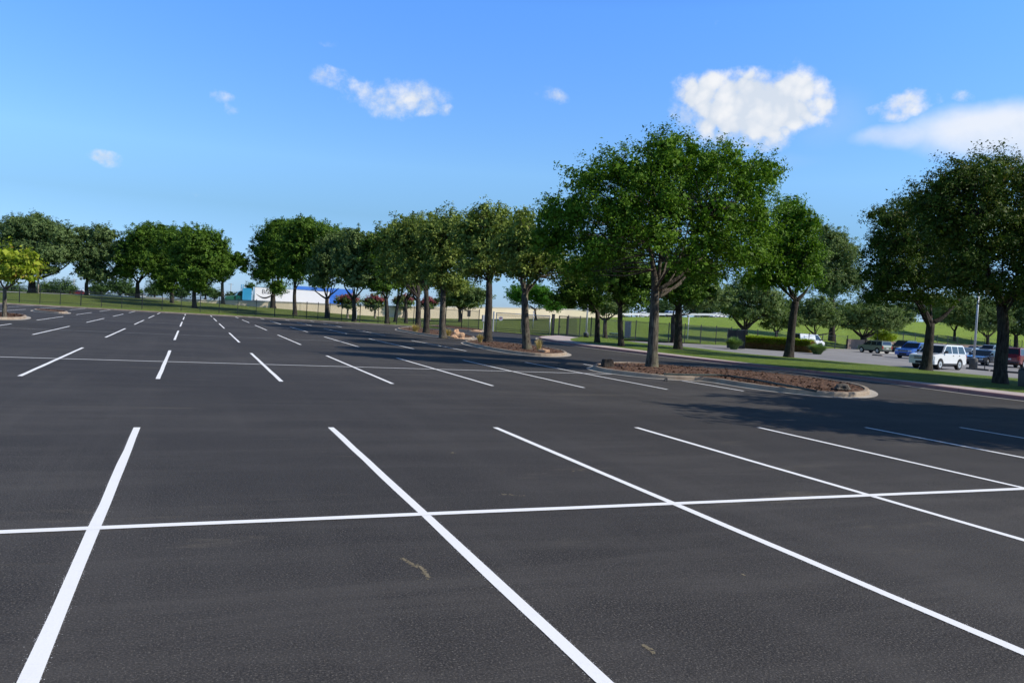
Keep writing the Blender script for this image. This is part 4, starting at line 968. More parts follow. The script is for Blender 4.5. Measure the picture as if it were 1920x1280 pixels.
# ------------------------------------------------------------------ vehicles
def car(kind, p, heading, colour, label, cat='car', glass='glass', rim='rim', group=None, scale=1., lamps=True):
    """local frame: +x is the nose. heading = bearing of the nose from +Y, clockwise, degrees"""
    S = {  # length, width, height, outline of lower body (x,z), cabin outline (x,z), wheel x, wheel r
     'suv': dict(L=4.87, W=1.86, body=[(2.40, .42), (2.44, .62), (2.40, .98), (2.22, 1.05), (1.35, 1.14), (1.10, 1.16), (-2.32, 1.16), (-2.42, .95), (-2.44, .50), (-2.30, .40)],
                 cab=[(1.18, 1.14), (.52, 1.72), (.30, 1.79), (-1.95, 1.79), (-2.12, 1.73), (-2.36, 1.14)], wx=(1.48, -1.38), r=.38, pil=(-.24, -1.16)),
     'hatch': dict(L=4.10, W=1.78, body=[(2.02, .36), (2.06, .60), (1.96, .88), (1.20, 1.02), (1.0, 1.04), (-1.98, 1.06), (-2.06, .85), (-2.05, .42), (-1.9, .34)],
                 cab=[(1.08, 1.02), (.48, 1.52), (.25, 1.60), (-1.75, 1.60), (-1.88, 1.52), (-2.0, 1.05)], wx=(1.28, -1.28), r=.34, pil=(-.2, -1.05)),
     'pickup': dict(L=5.5, W=1.95, body=[(2.72, .45), (2.76, .70), (2.72, 1.02), (2.5, 1.10), (1.45, 1.18), (1.25, 1.20), (-.95, 1.20), (-.96, 1.20), (-2.72, 1.20), (-2.76, .90), (-2.74, .55), (-2.6, .45)],
                 cab=[(1.32, 1.18), (.68, 1.76), (.48, 1.82), (-.72, 1.82), (-.88, 1.74), (-.98, 1.18)], wx=(1.72, -1.62), r=.40, pil=(-.1,)),
     'sedan': dict(L=4.8, W=1.82, body=[(2.36, .34), (2.40, .55), (2.30, .74), (1.3, .92), (1.1, .94), (-1.7, .98), (-2.25, .96), (-2.40, .78), (-2.38, .42), (-2.25, .34)],
                 cab=[(1.22, .92), (.45, 1.36), (.18, 1.44), (-.75, 1.44), (-1.05, 1.38), (-1.78, .97)], wx=(1.46, -1.38), r=.33, pil=(-.28,)),
     'van': dict(L=5.4, W=1.95, body=[(2.66, .42), (2.70, .62), (2.62, .92), (2.1, 1.08), (1.9, 1.12), (-2.62, 1.14), (-2.70, 1.0), (-2.70, .50), (-2.6, .42)],
                 cab=[(2.0, 1.10), (1.35, 1.82), (1.1, 1.95), (-2.50, 1.98), (-2.62, 1.92), (-2.68, 1.12)], wx=(1.75, -1.65), r=.36, pil=(.55,)),
    }[kind]
    th = math.pi/2-math.radians(heading); e = empty({'suv': 'parked_suv', 'hatch': 'parked_hatchback', 'pickup': 'parked_pickup', 'sedan': 'parked_sedan', 'van': 'white_van'}[kind] if not cat.startswith('road') else 'passing_car', p, th, label, cat.replace('road ', ''), group)
    e.scale = (scale,)*3
    Wd = S['W']/2; body = S['body']; cab = S['cab']; r = S['r']; cm = M[colour]
    # lower body outline with wheel arches cut into the sill
    sill = body[0][1]-.05; pts = list(body)
    lowr = [(body[-1][0], sill)]
    for wx in sorted(S['wx']):
        ra = r*1.2
        for k in range(0, 9):
            a = math.pi-math.pi*k/8; lowr.append((wx+ra*math.cos(a), max(sill, r+ra*math.sin(a)*.98)))
    lowr.append((body[0][0], sill)); outline = pts+lowr
    mb = MB(); N = len(outline)
    cols = [(-Wd, .06), (-Wd+.0, 0), (Wd, 0), (Wd, .06)]
    def ring(y, ins, nose):
        R_ = []
        for (x, zz) in outline:
            q = x-math.copysign(nose, x) if abs(x) > abs(body[0][0])-.35 else x
            R_.append((q, y, zz if zz < .9 else zz-ins))
        return R_
    V = ring(-Wd+.10, .0, .0)+ring(-Wd, .05, .10)+ring(Wd, .05, .10)+ring(Wd-.10, 0., .0)
    # order: inner-left cap, left side, right side, inner-right cap -> the roof runs between the inner rings
    A = V[:N]; B = V[N:2*N]; C_ = V[2*N:3*N]; D_ = V[3*N:]
    VV = B+A+D_+C_; F = []
    for i in range(3):
        for k in range(N): F.append((i*N+k, i*N+(k+1) % N, (i+1)*N+(k+1) % N, (i+1)*N+k))
    F.append(tuple(range(N))); F.append(tuple(range(4*N-1, 3*N-1, -1)))
    bo = MB().add(VV, F)
    # roof and pillars as a solid cabin narrowing upward
    def yat(zz): return (Wd-.03)-(zz-cab[0][1])*.22
    n = len(cab); cv = [(x, -yat(zz), zz) for x, zz in cab]+[(x, yat(zz), zz) for x, zz in cab]
    bo.add(cv, [tuple(range(n)), tuple(range(2*n-1, n-1, -1))]+[(k, (k+1) % n, n+(k+1) % n, n+k) for k in range(n)])
    if kind == 'pickup':                                    # open bed: dark floor sunk between the bed walls
        pass
    bo.build('body', cm, e, bevel=.045)
    if kind == 'pickup': MB().box(-2.6, -1.08, -Wd+.18, Wd-.18, 1.19, 1.212).build('bed_floor', M['trim'], e)
    # glass: windscreen, back window, side panes (3 mm proud)
    zb = cab[0][1]+.04; zt = cab[2][1]-.10
    def pane(name, P): MB().add(P, [(0, 1, 2, 3)]).build(name, M[glass if name != 'windscreen' else glass], e, flat_n=False)
    (ax, az), (bx, bz) = cab[0], cab[1]
    def lerp(u): return ax+(bx-ax)*u, az+(bz-az)*u
    x1, z1 = lerp(.08); x2, z2 = lerp(.96); o_ = .012
    pane('windscreen', [(x1+o_, -yat(z1)+.10, z1+o_), (x1+o_, yat(z1)-.10, z1+o_), (x2+o_, yat(z2)-.12, z2+o_), (x2+o_, -yat(z2)+.12, z2+o_)])
    (ax, az), (bx, bz) = cab[-1], cab[-2]
    x1, z1 = lerp(.15); x2, z2 = lerp(.95)
    pane('rear_window', [(x1-o_, yat(z1)-.12, z1+o_), (x1-o_, -yat(z1)+.12, z1+o_), (x2-o_, -yat(z2)+.14, z2+o_), (x2-o_, yat(z2)-.14, z2+o_)])
    def fx(zz, front):
        (ax, az), (bx, bz) = (cab[0], cab[1]) if front else (cab[-1], cab[-2]); u = (zz-az)/(bz-az); return ax+(bx-ax)*u
    edges = [None]+list(S['pil'])+[None]
    for sgn in (-1, 1):
        for i in range(len(edges)-1):
            if kind == 'van' and i == 1: continue
            fa_, fb_ = edges[i], edges[i+1]
            xa0 = fx(zb, True)-.14 if fa_ is None else fa_-.05; xa1 = fx(zt, True)-.10 if fa_ is None else fa_-.05
            xb0 = fx(zb, False)+.16 if fb_ is None else fb_+.05; xb1 = fx(zt, False)+.16 if fb_ is None else fb_+.05
            if xa0-xb0 < .12 and xa1-xb1 < .1: continue
            if i == 0 and xa1 < xb1: xa1 = xb1+.02
            P = [(xa0, sgn*(yat(zb)+.006), zb), (xb0, sgn*(yat(zb)+.006), zb), (xb1, sgn*(yat(zt)+.006), zt), (xa1, sgn*(yat(zt)+.006), zt)]
            pane('side_window', P if sgn > 0 else P[::-1])
        # door seams, handles, mirror
        for i, xx in enumerate(S['pil'][:2]):
            MB().box(xx-.14, xx-.02, min(sgn*(Wd+.002), sgn*(Wd+.025)), max(sgn*(Wd+.002), sgn*(Wd+.025)), zb-.17, zb-.13).build('door_handle', M['trim'], e)
        mx_ = fx(zb, True)-.30; MB().box(mx_-.06, mx_+.10, min(sgn*(Wd-.02), sgn*(Wd+.17)), max(sgn*(Wd-.02), sgn*(Wd+.17)), zb, zb+.19).build('mirror', M['trim'], e, bevel=.02)
        MB().box(min(S['wx'])+r*1.25, max(S['wx'])-r*1.25, min(sgn*(Wd-.04), sgn*(Wd+.012)), max(sgn*(Wd-.04), sgn*(Wd+.012)), sill-.01, sill+.10).build('sill_trim', M['trim'], e)
    # nose and tail
    nx = max(b[0] for b in body); zn = body[2][1]; zl = body[0][1]
    MB().box(nx-.12, nx+.012, -Wd*.52, Wd*.52, zn-.26, zn-.08).build('grille', M['trim'], e)
    MB().box(nx-.12, nx+.018, -Wd*.4, Wd*.4, zl-.02, zl+.16).build('lower_intake', M['trim'], e)
    MB().box(nx-.02, nx+.026, -Wd*.5, Wd*.5, zn-.19, zn-.155).build('badge_bar', M['chrome'], e)
    for sgn in (-1, 1):
        y0, y1 = sorted((sgn*Wd*.54, sgn*(Wd-.07)))
        MB().box(nx-.22, nx+.004, y0, y1, zn-.25, zn-.08).build('headlight', M['lamp_w'], e, bevel=.015)
        y0, y1 = sorted((sgn*Wd*.74, sgn*(Wd-.04)))
        MB().box(-nx-.004, -nx+.2, y0, y1, zn-.28, zn+.10).build('taillight', M['lamp_r'], e, bevel=.015)
    MB().box(-nx-.02, -nx+.1, -.2, .2, zn-.28, zn-.14).build('number_plate', M['plate'], e)
    MB().box(-nx-.05, -nx+.1, -Wd+.1, Wd-.1, zl-.02, zl+.13).build('rear_bumper', M['trim'] if kind != 'sedan' else cm, e, bevel=.02)
    MB().box(-nx+.3, nx-.3, -Wd+.25, Wd-.25, .24, sill+.08).build('underbody', M['trim'], e)
    for wx in S['wx']:
        for sgn in (-1, 1):
            t = MB().disc((wx, sgn*(Wd-.13), r), (0, 1, 0), r, .23, 28).build('tyre', M['tyre'], None, bevel=.02); t.parent = e
            f = MB().disc((wx, sgn*(Wd-.012), r), (0, 1, 0), r*.60, .02, 24)
            f.build('rim', M[rim], e)
            MB().disc((wx, sgn*(Wd+.004), r), (0, 1, 0), r*.13, .012, 12).build('hub_cap', M['trim'], e)
            a0 = MB(); V = [(wx+math.cos(math.pi*k/12)*r*1.19, 0, r+math.sin(math.pi*k/12)*r*1.17) for k in range(13)]
            yy = sgn*(Wd-.27); a0.add([(x, yy, zz) for x, _, zz in V], [tuple(range(13))]); a0.build('wheel_well', M['trim'], e)
    if kind == 'suv':
        for sgn in (-1, 1):
            MB().tube([(-1.8, sgn*.62, 1.80), (-1.75, sgn*.62, 1.86), (.15, sgn*.62, 1.86), (.22, sgn*.62, 1.80)], .02, 6).build('roof_rail', M['trim'], e)
    return e
for nm, c_, me_ in (('car_white', (.80, .81, .80), 0), ('car_blue', (.02, .12, .48), .3), ('car_khaki', (.20, .23, .16), .3), ('car_black', (.012, .013, .015), .2), ('car_red', (.22, .012, .018), .3),
                    ('car_silver', (.42, .46, .50), .5), ('car_navy', (.03, .045, .08), .4), ('car_teal', (.01, .10, .09), .2), ('car_green', (.02, .12, .07), .1), ('cab_blue', (.04, .30, .52), .1), ('trailer_blue', (.05, .18, .60), 0), ('trailer_white', (.82, .82, .82), 0), ('truck_red', (.5, .04, .04), 0), ('truck_yellow', (.75, .62, .08), 0)):
    M[nm] = paint_mat(nm, c_, me_)
PG = 'vehicles in the old car park'
def cp(px, py, dep=None, z=-.2): return G(px, py, z)
car('suv', G(1757, 691.5, -.2), 256, 'car_white', 'large white estate car nearest in the old car park, half behind a trunk', 'car', group=PG)
car('hatch', G(1639, 661.5, -.2), 0, 'car_khaki', 'khaki boxy car seen from its left side', 'car', group=PG)
car('suv', G(1694, 661, -.2), 256, 'car_black', 'black off road car behind the blue pickup', 'car', group=PG)
car('pickup', G(1716, 672.5, -.2), 256, 'car_blue', 'bright blue pickup with its nose pointing left', 'pickup', group=PG, scale=.95)
car('sedan', G(1846, 684, -.2), 256, 'car_navy', 'dark blue saloon car just right of the lamp post', 'car', 'glass', group=PG)
car('sedan', G(1813, 674, -.2), 256, 'car_silver', 'silver saloon car between the white car and the lamp post', 'car', 'glass_clear', group=PG)
car('pickup', G(1856, 668.5, -.2), 256, 'car_silver', 'silver pickup behind the dark blue saloon', 'pickup', group=PG)
car('sedan', G(1827, 664.5, -.2), 256, 'car_black', 'black saloon car behind the lamp post', 'car', group=PG)
car('suv', G(1910, 689, -.2), 74, 'car_red', 'dark red estate car at the right edge, seen from behind', 'car', group=PG)
car('sedan', G(1903, 667.5, -.2), 256, 'car_white', 'white saloon car behind the dark red one', 'car', 'glass_clear', group=PG)
car('van', G(1513, 651.5, -.2), 80, 'car_white', 'white van parked behind the clipped hedge', 'van', group=PG)
# on the highway
RGp = 'vehicles on the highway'
def onroad(px, back):
    z = zroad(px) if 140 <= px <= 1150 else max(zroad(px), PD(px, np.interp(px, BP, [c[4] for c in BANK]), np.interp(px, BP, [c[5] for c in BANK]))[2]-.05)
    d = np.interp(px, BP, [c[5] for c in BANK])+back; p = PD(px, 600, d); return np.array([p[0], p[1], z])
hb = math.degrees(YAW)
car('sedan', onroad(1205, 8), 85, 'car_white', 'white car on the highway just left of the big elm trunk', 'road car', group=RGp)
car('suv', onroad(1262, 14), 85, 'car_silver', 'silver car on the highway right of the big elm trunk', 'road car', group=RGp)
car('sedan', onroad(1345, 10), 85, 'car_white', 'white car on the highway above the end of the picket fence', 'road car', group=RGp)
car('sedan', np.array([*PD(240, 556, 330)[:2], .62]), 265, 'car_white', 'left one of two white cars far off beside the v forked trunk', 'road car', group=RGp)
car('suv', np.array([*PD(262, 557, 345)[:2], .60]), 265, 'car_white', 'right one of two white cars far off beside the v forked trunk', 'road car', group=RGp)
car('sedan', np.array([*PD(88, 548, 300)[:2], .75]), 265, 'car_white', 'white car roof showing over the bank at the far left', 'road car', group=RGp)
car('suv', np.array([*PD(144, 549, 290)[:2], .72]), 265, 'car_red', 'dark red car on the highway in the left sky gap', 'road car', group=RGp)
car('van', np.array([*PD(153, 549, 300)[:2], .72]), 265, 'car_white', 'distant white van behind the dark red car', 'road van', group=RGp)

# articulated truck: teal long nosed tractor, white trailer with lettering
def text_mesh(name, s, size, mat, parent, loc, rot, extr=.004):
    cu = bpy.data.curves.new(name, 'FONT'); cu.body = s; cu.size = size; cu.extrude = extr
    o = bpy.data.objects.new(name, cu); COL.objects.link(o); dg = bpy.context.evaluated_depsgraph_get(); dg.update()
    me = bpy.data.meshes.new_from_object(o.evaluated_get(dg)); bpy.data.objects.remove(o)
    q = link(name, me, mat, parent); q.location = loc; q.rotation_euler = rot; return q
def truck():
    p = onroad(469, 20); th = math.pi/2-math.radians(265); e = empty('articulated_truck', p, th, 'articulated truck with a teal long nosed cab and a long white lettered trailer', 'truck', 'trucks on the highway')
    # +x nose (towards camera left); trailer goes to -x; the camera sees the +y or -y side
    side = 1 if (np.array([math.cos(th+math.pi/2), math.sin(th+math.pi/2)])@(-p[:2])) > 0 else -1
    MB().box(-16.6, -.5, -1.3, 1.3, 1.15, 4.15).build('trailer', M['trailer_white'], e, bevel=.03)
    f = MB()
    f.box(-16.62, -.48, min(side*1.302, side*1.33), max(side*1.302, side*1.33), 1.12, 1.25); f.box(-16.62, -.48, min(side*1.302, side*1.33), max(side*1.302, side*1.33), 4.05, 4.17)
    f.build('trailer_rail', M['chrome'], e)
    MB().box(-10.8, -3.0, min(side*1.22, side*1.26), max(side*1.22, side*1.26), .4, 1.14).build('side_skirt', M['truck_yellow'], e)
    # lettering and swoosh on the visible side
    rot = (math.pi/2, 0, math.pi) if side > 0 else (math.pi/2, 0, 0)
    text_mesh('lettering', 'Bia', 1.35, M['trim'], e, (-1.9, side*1.312, 2.75), rot)
    sw = []
    for k in range(15):
        t = k/14; sw.append((-.8-4.6*t-.9*math.sin(math.pi*t)*0, side*1.31, 2.9-1.1*math.sin(math.pi*min(1, t*1.1+.08))+.15*t))
    m_ = MB(); V = []; F = []
    for k, q in enumerate(sw): wq = .16*math.sin(math.pi*(k+.5)/15)+.02; V += [(q[0], q[1], q[2]-wq), (q[0], q[1], q[2]+wq)]
    for k in range(14): F.append((2*k, 2*k+1, 2*k+3, 2*k+2))
    m_.add(V, F).build('swoosh', M['trim'], e, flat_n=False)
    # cab
    MB().box(.1, 2.0, -1.15, 1.15, 1.0, 3.75).build('sleeper', M['cab_blue'], e, bevel=.08)
    cabv = [(2.005, .95), (2.005, 3.1), (2.5, 3.05), (3.1, 2.2), (3.35, 2.1), (3.35, .95)]
    n = len(cabv); MB().add([(x, -1.05, zz) for x, zz in cabv]+[(x, 1.05, zz) for x, zz in cabv], [tuple(range(n)), tuple(range(2*n-1, n-1, -1))]+[(k, (k+1) % n, n+(k+1) % n, n+k) for k in range(n)]).build('cab', M['car_teal'], e, bevel=.04)
    hood = [(3.352, .9), (3.352, 2.05), (5.0, 1.8), (5.4, 1.65), (5.5, .9)]
    n = len(hood); MB().add([(x, -.8, zz) for x, zz in hood]+[(x, .8, zz) for x, zz in hood], [tuple(range(n)), tuple(range(2*n-1, n-1, -1))]+[(k, (k+1) % n, n+(k+1) % n, n+k) for k in range(n)]).build('bonnet', M['car_green'], e, bevel=.06)
    for s in (-1, 1):
        MB().box(2.15, 2.9, min(s*1.052, s*1.07), max(s*1.052, s*1.07), 2.05, 2.75).build('side_window', M['glass'], e)
        MB().tube([(1.95, s*1.28, 1.2), (1.95, s*1.28, 4.5)], .09, 8).build('exhaust_stack', M['cab_blue'], e)
        MB().box(.4, 1.9, min(s*.8, s*1.25), max(s*.8, s*1.25), .45, .98).build('fuel_tank', M['truck_red'], e, bevel=.08)
        MB().box(4.2, 5.3, min(s*.82, s*1.15), max(s*.82, s*1.15), .75, 1.15).build('mudguard', M['car_green'], e, bevel=.08)
        MB().disc((5.42, s*.6, 1.3), (1, 0, 0), .13, .16).build('headlight', M['lamp_w'], e)
        for wx in (4.7, .2, -1.1, -14.2, -15.5):
            w_ = MB().disc((wx, s*1.0, .5), (0, 1, 0), .5, .35, 20).build('wheel', M['tyre'], e); MB().disc((wx, s*1.19, .5), (0, 1, 0), .26, .03, 16).build('rim', M['rim'], w_)
    MB().add([(2.55, -.95, 3.0), (2.55, .95, 3.0), (3.12, .95, 2.24), (3.12, -.95, 2.24)], [(0, 1, 2, 3)]).build('windscreen', M['glass'], e)
    MB().box(5.505, 5.55, -.75, .75, .45, .8).build('bumper', M['chrome'], e, bevel=.02)
    MB().box(-16.4, 4.9, -.45, .45, .75, 1.0).build('chassis', M['trim'], e)
    return e
truck()
p = onroad(652, 36); th = math.pi/2-math.radians(265)
e = empty('blue_trailer', p, th, 'bright blue box trailer standing behind the white one', 'trailer', 'trucks on the highway')
MB().box(-.5, 13.5, -1.3, 1.3, 1.15, 4.9).build('box_body', M['trailer_blue'], e, bevel=.03)
MB().box(-.52, 13.52, 1.302, 1.33, 2.9, 3.0).build('side_rail', M['car_blue'], e); MB().box(-.4, 12.9, -.45, .45, .75, 1.14).build('chassis', M['trim'], e)
for wx in (.8, 2.1, 12.5):
    for s in (-1, 1): w_ = MB().disc((wx, s*1.0, .5), (0, 1, 0), .5, .35, 20).build('wheel', M['tyre'], e); MB().disc((wx, s*1.19, .5), (0, 1, 0), .26, .03, 16).build('rim', M['rim'], w_)

# ------------------------------------------------------------------ bits and pieces of the old car park
WG = 'concrete wheel stops in the old car park'
def wstop(a, b, label, mat='dark_conc'):
    a = np.array(a); b = np.array(b); d = b-a; L = np.linalg.norm(d[:2]); q = [(-.09, 0), (-.06, .14), (.06, .14), (.09, 0)]
    o = MB().add([(x, y, zz) for x in (0, L) for y, zz in q], [(0, 1, 2, 3), (7, 6, 5, 4), (0, 4, 5, 1), (1, 5, 6, 2), (2, 6, 7, 3), (3, 7, 4, 0)]).build('wheel_stop', M[mat], bevel=.015)
    o.location = tuple(map(float, a)); o.rotation_euler = (0, 0, math.atan2(d[1], d[0])); tag(o, label, 'wheel stop', WG)
wstop(G(1812, 691.5, -.2), G(1854, 695.5, -.2), 'wheel stop on the ground below the dark blue saloon, left of its pair')
wstop(G(1857, 696, -.2), G(1919, 701, -.2), 'wheel stop just right of the thick black trunk')
wstop(G(1636, 666, -.2), G(1654, 667.5, -.2), 'brown wheel stop below the khaki car', 'brick')
e = empty('parking_sign', G(1846, 692.5, -.2), -YAW, 'short black post with a small dark head in front of the saloon', 'post')
MB().box(-.025, .025, -.025, .025, -.1, .62).build('post', M['trim'], e); MB().box(-.16, .16, -.05, .05, .621, .95).build('head', M['trim'], e, bevel=.03)
e = empty('small_sign', G(1773.5, 667, -.2), -YAW, 'small white sign just above the white car roof', 'sign')
MB().box(-.02, .02, -.02, .02, -.1, 1.25).build('post', M['pole'], e); MB().box(-.17, .17, -.04, -.021, 1.2, 1.55).build('plate', M['white_sign'], e)
e = empty('litter_bin', G(1922, 728, .05), 0, 'grey litter bin cut by the right edge of the photo', 'bin')
MB().tube([(0, 0, -.05), (0, 0, .75), (0, 0, .80)], [.27, .30, .27], 20).build('drum', M['dark_conc'], e, True); MB().tube([(0, 0, .801), (0, 0, .86)], [.31, .18], 20).build('lid', M['trim'], e, True)
e = rock(1151, 627.5, .35, .35, '', (1.9, 1.0, .7), 'truck_yellow', 12); e.name = 'yellow_float'; tag(e, 'small yellow lump on the bank behind the fence near the drive bend', 'marker')

# ------------------------------------------------------------------ light
SUN_B, SUN_E = 123., 38.
sd_ = Vector((math.sin(rad(SUN_B))*math.cos(rad(SUN_E)), math.cos(rad(SUN_B))*math.cos(rad(SUN_E)), math.sin(rad(SUN_E))))
L = bpy.data.lights.new('sun', 'SUN'); L.energy = 5.0; L.angle = rad(.53); L.color = (1., .94, .85)
lo = bpy.data.objects.new('sun', L); COL.objects.link(lo); lo.rotation_euler = sd_.to_track_quat('Z', 'Y').to_euler(); lo.location = (30, -30, 60)

world = bpy.data.worlds.new('World'); scene.world = world; world.use_nodes = True
nt = world.node_tree; nt.nodes.clear()
def wn(ty, **kw):
    x = nt.nodes.new(ty)
    for k, v in kw.items(): setattr(x, k, v)
    return x
def wl(a, b): nt.links.new(a, b)
def wm(op, a, b=None, c=None, clamp=False):
    x = wn('ShaderNodeMath', operation=op, use_clamp=clamp)
    for i, v in enumerate((a, b, c)):
        if v is None: continue
        if hasattr(v, 'links'): wl(v, x.inputs[i])
        else: x.inputs[i].default_value = v
    return x.outputs[0]
sky = wn('ShaderNodeTexSky', sky_type='NISHITA'); sky.sun_disc = False; sky.sun_elevation = rad(SUN_E); sky.sun_rotation = rad(SUN_B)
sky.altitude = 100; sky.air_density = 1.0; sky.dust_density = .35; sky.ozone_density = 3.5
hs = wn('ShaderNodeHueSaturation'); hs.inputs['Saturation'].default_value = 1.12; wl(sky.outputs[0], hs.inputs['Color'])
tc = wn('ShaderNodeTexCoord'); sp = wn('ShaderNodeSeparateXYZ'); wl(tc.outputs['Generated'], sp.inputs[0])
az = wm('ARCTAN2', sp.outputs[0], sp.outputs[1]); el = wm('ARCSINE', sp.outputs[2])
cb = wn('ShaderNodeCombineXYZ'); wl(az, cb.inputs[0]); wl(el, cb.inputs[1])
# clear summer air: a deeper blue than the default atmosphere, paler towards the horizon
rp = wn('ShaderNodeValToRGB'); wl(wm('DIVIDE', el, .6, clamp=True), rp.inputs[0]); ee = rp.color_ramp.elements
GA = [(0., (.70, 1.02, 1.85)), (rad(6.5)/.6, (.98, 1.20, 1.42)), (rad(10)/.6, (1.46, 1.68, 1.85)), (rad(21)/.6, (1.50, 2.02, 2.75)), (.97, (.60, .66, .74))]
while len(ee) < len(GA): ee.new(.5)
for q_, (pp_, cc_) in zip(ee, GA): q_.position = pp_; q_.color = (cc_[0]/3, cc_[1]/3, cc_[2]/3, 1)
tn = wn('ShaderNodeMix', data_type='RGBA', blend_type='MULTIPLY'); tn.inputs[0].default_value = 1.; wl(hs.outputs[0], tn.inputs[6]); wl(rp.outputs[0], tn.inputs[7])
tn2 = wn('ShaderNodeMix', data_type='RGBA', blend_type='MULTIPLY'); tn2.inputs[0].default_value = 1.; wl(tn.outputs[2], tn2.inputs[6]); tn2.inputs[7].default_value = (3, 3, 3, 1)
def wnoise(scale, det, rough=.6, off=0., st=(1, 1, 1)):
    mp = wn('ShaderNodeMapping'); wl(cb.outputs[0], mp.inputs[0]); mp.inputs['Location'].default_value = (off, off*.7, off*.3); mp.inputs['Scale'].default_value = st
    x = wn('ShaderNodeTexNoise'); wl(mp.outputs[0], x.inputs['Vector']); x.inputs['Scale'].default_value = scale; x.inputs['Detail'].default_value = det; x.inputs['Roughness'].default_value = rough; return x
wx = wnoise(9, 5, .6); sx_ = wn('ShaderNodeSeparateColor'); wl(wx.outputs['Color'], sx_.inputs[0])
azw = wm('ADD', az, wm('MULTIPLY', wm('SUBTRACT', sx_.outputs[0], .5), .045)); elw = wm('ADD', el, wm('MULTIPLY', wm('SUBTRACT', sx_.outputs[1], .5), .035))
fine = wnoise(22, 8, .66, 3.).outputs['Fac']; soft = wnoise(7, 4, .55, 8., (1, 2.2, 1)).outputs['Fac']
def azel(px, py):
    v = ray(px, py); v = v/np.linalg.norm(v); return math.atan2(v[0], v[1]), math.asin(v[2])
# (px, py, rx, ry, weight, softness) every cloud is a few ellipses on the sky sphere
CL = [(1408, 196, 136, 62, 2.0, 0), (1325, 172, 58, 38, 1.8, 0), (1395, 165, 74, 34, 1.8, 0), (1470, 170, 60, 38, 1.6, 0), (1500, 150, 40, 34, .9, 0), (1545, 190, 36, 44, 1., 0), (1290, 200, 46, 44, .9, 0), (1425, 258, 66, 30, 1.0, 0), (1340, 240, 60, 30, .8, 0), (1300, 205, 48, 34, .8, 0), (660, 155, 40, 20, .72, 0), (735, 182, 100, 34, .72, 0), (1480, 118, 26, 20, .36, 0), (1568, 175, 22, 22, .5, 0), (1320, 190, 58, 40, 1.4, 0), (1500, 178, 62, 44, 1.3, 0), (1430, 235, 66, 30, 1.1, 0), (1360, 225, 72, 28, .9, 0), (1492, 130, 16, 26, .42, 0), (1545, 200, 30, 34, .7, 0),
      (745, 185, 78, 32, .8, 0), (700, 170, 50, 26, .8, 0), (785, 205, 44, 18, .95, 0), (830, 208, 22, 12, .7, 0), (625, 142, 38, 22, .72, 0), (780, 165, 32, 18, .45, 0),
      (1710, 198, 50, 28, 1.1, 0), (1690, 215, 34, 18, .8, 0), (1797, 183, 26, 14, .6, 0), (1655, 205, 30, 13, .55, 0),
      (192, 300, 38, 15, .85, 0), (412, 182, 30, 14, .5, 0), (428, 203, 18, 11, .42, 0), (1030, 182, 30, 14, .48, 0), (1340, 47, 24, 9, .34, 0), (620, 72, 28, 9, .26, 0), (70, 343, 22, 8, .2, 0), (358, 368, 18, 6, .2, 0), (1395, 128, 26, 10, .25, 0)]
tot = None
for (x, y, rx, ry, w_, s_) in CL:
    a0, e0 = azel(x, y); a1, _ = azel(x+rx, y); _, e1 = azel(x, y-ry); ra, re = abs(a1-a0), abs(e1-e0)
    q = wm('ADD', wm('POWER', wm('ABSOLUTE', wm('DIVIDE', wm('SUBTRACT', azw, a0), ra*1.25)), 2.), wm('POWER', wm('ABSOLUTE', wm('DIVIDE', wm('SUBTRACT', elw, e0), re*1.3)), 2.))
    v = wm('MULTIPLY', wm('SUBTRACT', 1., q, clamp=True), w_); tot = v if tot is None else wm('MAXIMUM', tot, v)
vo = wn('ShaderNodeTexVoronoi', feature='F1'); vm = wn('ShaderNodeCombineXYZ'); wl(azw, vm.inputs[0]); wl(elw, vm.inputs[1]); wl(vm.outputs[0], vo.inputs['Vector']); vo.inputs['Scale'].default_value = 48; vo.inputs['Detail'].default_value = 1; vo.inputs['Roughness'].default_value = .5
bil = wm('SUBTRACT', .50, vo.outputs['Distance'])
tot = wm('MULTIPLY_ADD', bil, wm('MULTIPLY', wm('POWER', wm('MULTIPLY', tot, .8, clamp=True), 1.5), .95), tot)
dens = wm('MULTIPLY_ADD', wm('SUBTRACT', fine, .56), wm('MULTIPLY', wm('MULTIPLY', tot, 4., clamp=True), 2.1), tot)
mr = wn('ShaderNodeMapRange', interpolation_type='SMOOTHSTEP'); wl(dens, mr.inputs[0]); mr.inputs[1].default_value = .08; mr.inputs[2].default_value = .95; alpha = mr.outputs[0]
# broad soft veil low on the right
tv = None
for (x, y, rx, ry, w_) in ((1870, 245, 190, 52, 1.), (1740, 255, 150, 26, .62), (1990, 250, 160, 70, 1.), (1560, 215, 90, 60, .18), (1380, 300, 160, 22, .16)):
    a0, e0 = azel(x, y); a1, _ = azel(x+rx, y); _, e1 = azel(x, y-ry); ra, re = abs(a1-a0), abs(e1-e0)
    q = wm('ADD', wm('POWER', wm('ABSOLUTE', wm('DIVIDE', wm('SUBTRACT', azw, a0), ra*1.25)), 2.), wm('POWER', wm('ABSOLUTE', wm('DIVIDE', wm('SUBTRACT', elw, e0), re*1.25)), 2.))
    v = wm('MULTIPLY', wm('SUBTRACT', 1., q, clamp=True), w_); tv = v if tv is None else wm('MAXIMUM', tv, v)
veil = wm('MULTIPLY', tv, wm('ADD', wm('MULTIPLY', soft, 1.3), .4), clamp=True); mv = wn('ShaderNodeMapRange', interpolation_type='SMOOTHSTEP'); wl(veil, mv.inputs[0]); mv.inputs[1].default_value = 0.; mv.inputs[2].default_value = .95; veil = wm('MULTIPLY', mv.outputs[0], .84)
alpha = wm('MAXIMUM', wm('MULTIPLY', alpha, .97), veil)
CLOUD = 1.0
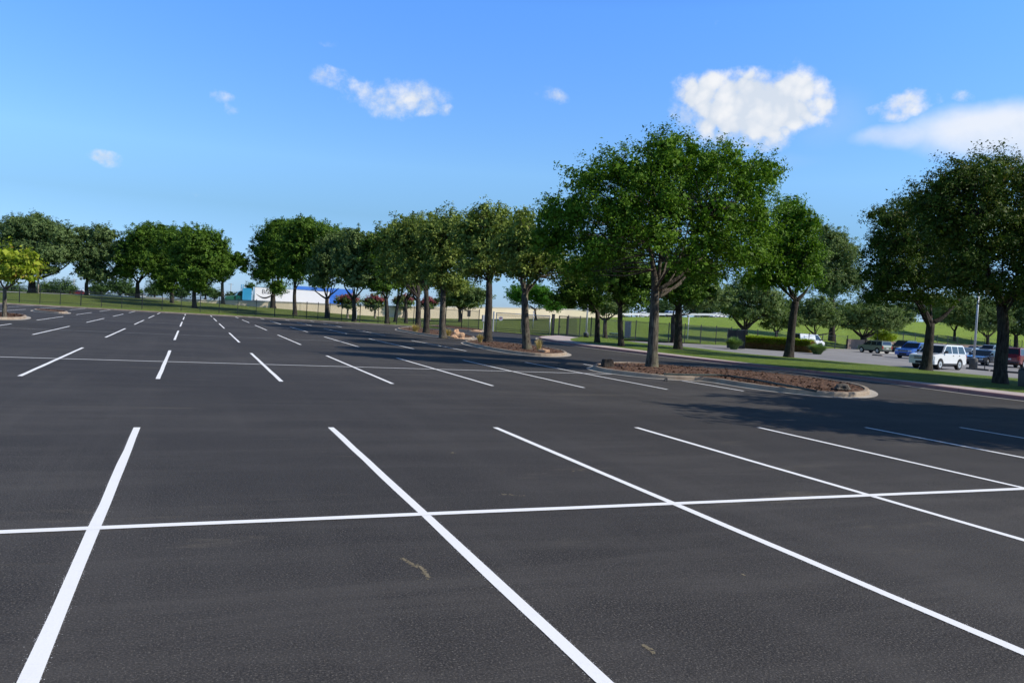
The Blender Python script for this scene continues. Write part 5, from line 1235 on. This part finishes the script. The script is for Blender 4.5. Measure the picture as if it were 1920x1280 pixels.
sh = wn('ShaderNodeMix', data_type='RGBA'); mc = azel(1405, 212); under = wm('MULTIPLY', wm('MULTIPLY', wm('SUBTRACT', mc[1], elw, clamp=True), 14., clamp=True), wm('LESS_THAN', wm('ABSOLUTE', wm('SUBTRACT', az, mc[0])), .12))
wl(wm('ADD', wm('MULTIPLY', wm('SUBTRACT', wnoise(14, 5, .6, 5.).outputs['Fac'], .42, clamp=True), 2.4, clamp=True), wm('ADD', wm('MULTIPLY', under, .5), wm('MULTIPLY', wm('MULTIPLY', wm('SUBTRACT', .08, bil, clamp=True), 1.3), wm('MULTIPLY', tot, 2., clamp=True))), clamp=True), sh.inputs[0]); sh.inputs[6].default_value = (9.3, 9.4, 9.6, 1); sh.inputs[7].default_value = (6.9, 7.6, 8.6, 1)
mx = wn('ShaderNodeMix', data_type='RGBA'); wl(alpha, mx.inputs[0]); wl(tn2.outputs[2], mx.inputs[6]); wl(sh.outputs[2], mx.inputs[7])
bg = wn('ShaderNodeBackground'); bg.inputs[1].default_value = .1; wl(mx.outputs[2], bg.inputs[0]); ow = wn('ShaderNodeOutputWorld'); wl(bg.outputs[0], ow.inputs[0])

# ------------------------------------------------------------------ camera
cam = bpy.data.cameras.new('camera'); co = bpy.data.objects.new('camera', cam); COL.objects.link(co); scene.camera = co
cam.sensor_fit = 'HORIZONTAL'; cam.sensor_width = 36; cam.lens = 36*FPX/1920; cam.clip_end = 8000; cam.clip_start = .1
m = Matrix(((RT[0], -DN[0], -FW[0], 0), (RT[1], -DN[1], -FW[1], 0), (RT[2], -DN[2], -FW[2], EYE), (0, 0, 0, 1))); co.matrix_world = m
vs = scene.view_settings; scene.display_settings.display_device = 'sRGB'; vs.view_transform = 'Standard'; vs.look = 'None'; vs.exposure = 0.; vs.gamma = 1.; vs.use_curve_mapping = False
scene.render.engine = 'CYCLES'; scene.cycles.max_bounces = 6; scene.cycles.diffuse_bounces = 2; scene.cycles.transmission_bounces = 2; scene.cycles.transparent_max_bounces = 4
print('objects', len(bpy.data.objects), 'polys', sum(len(m_.polygons) for m_ in bpy.data.meshes))
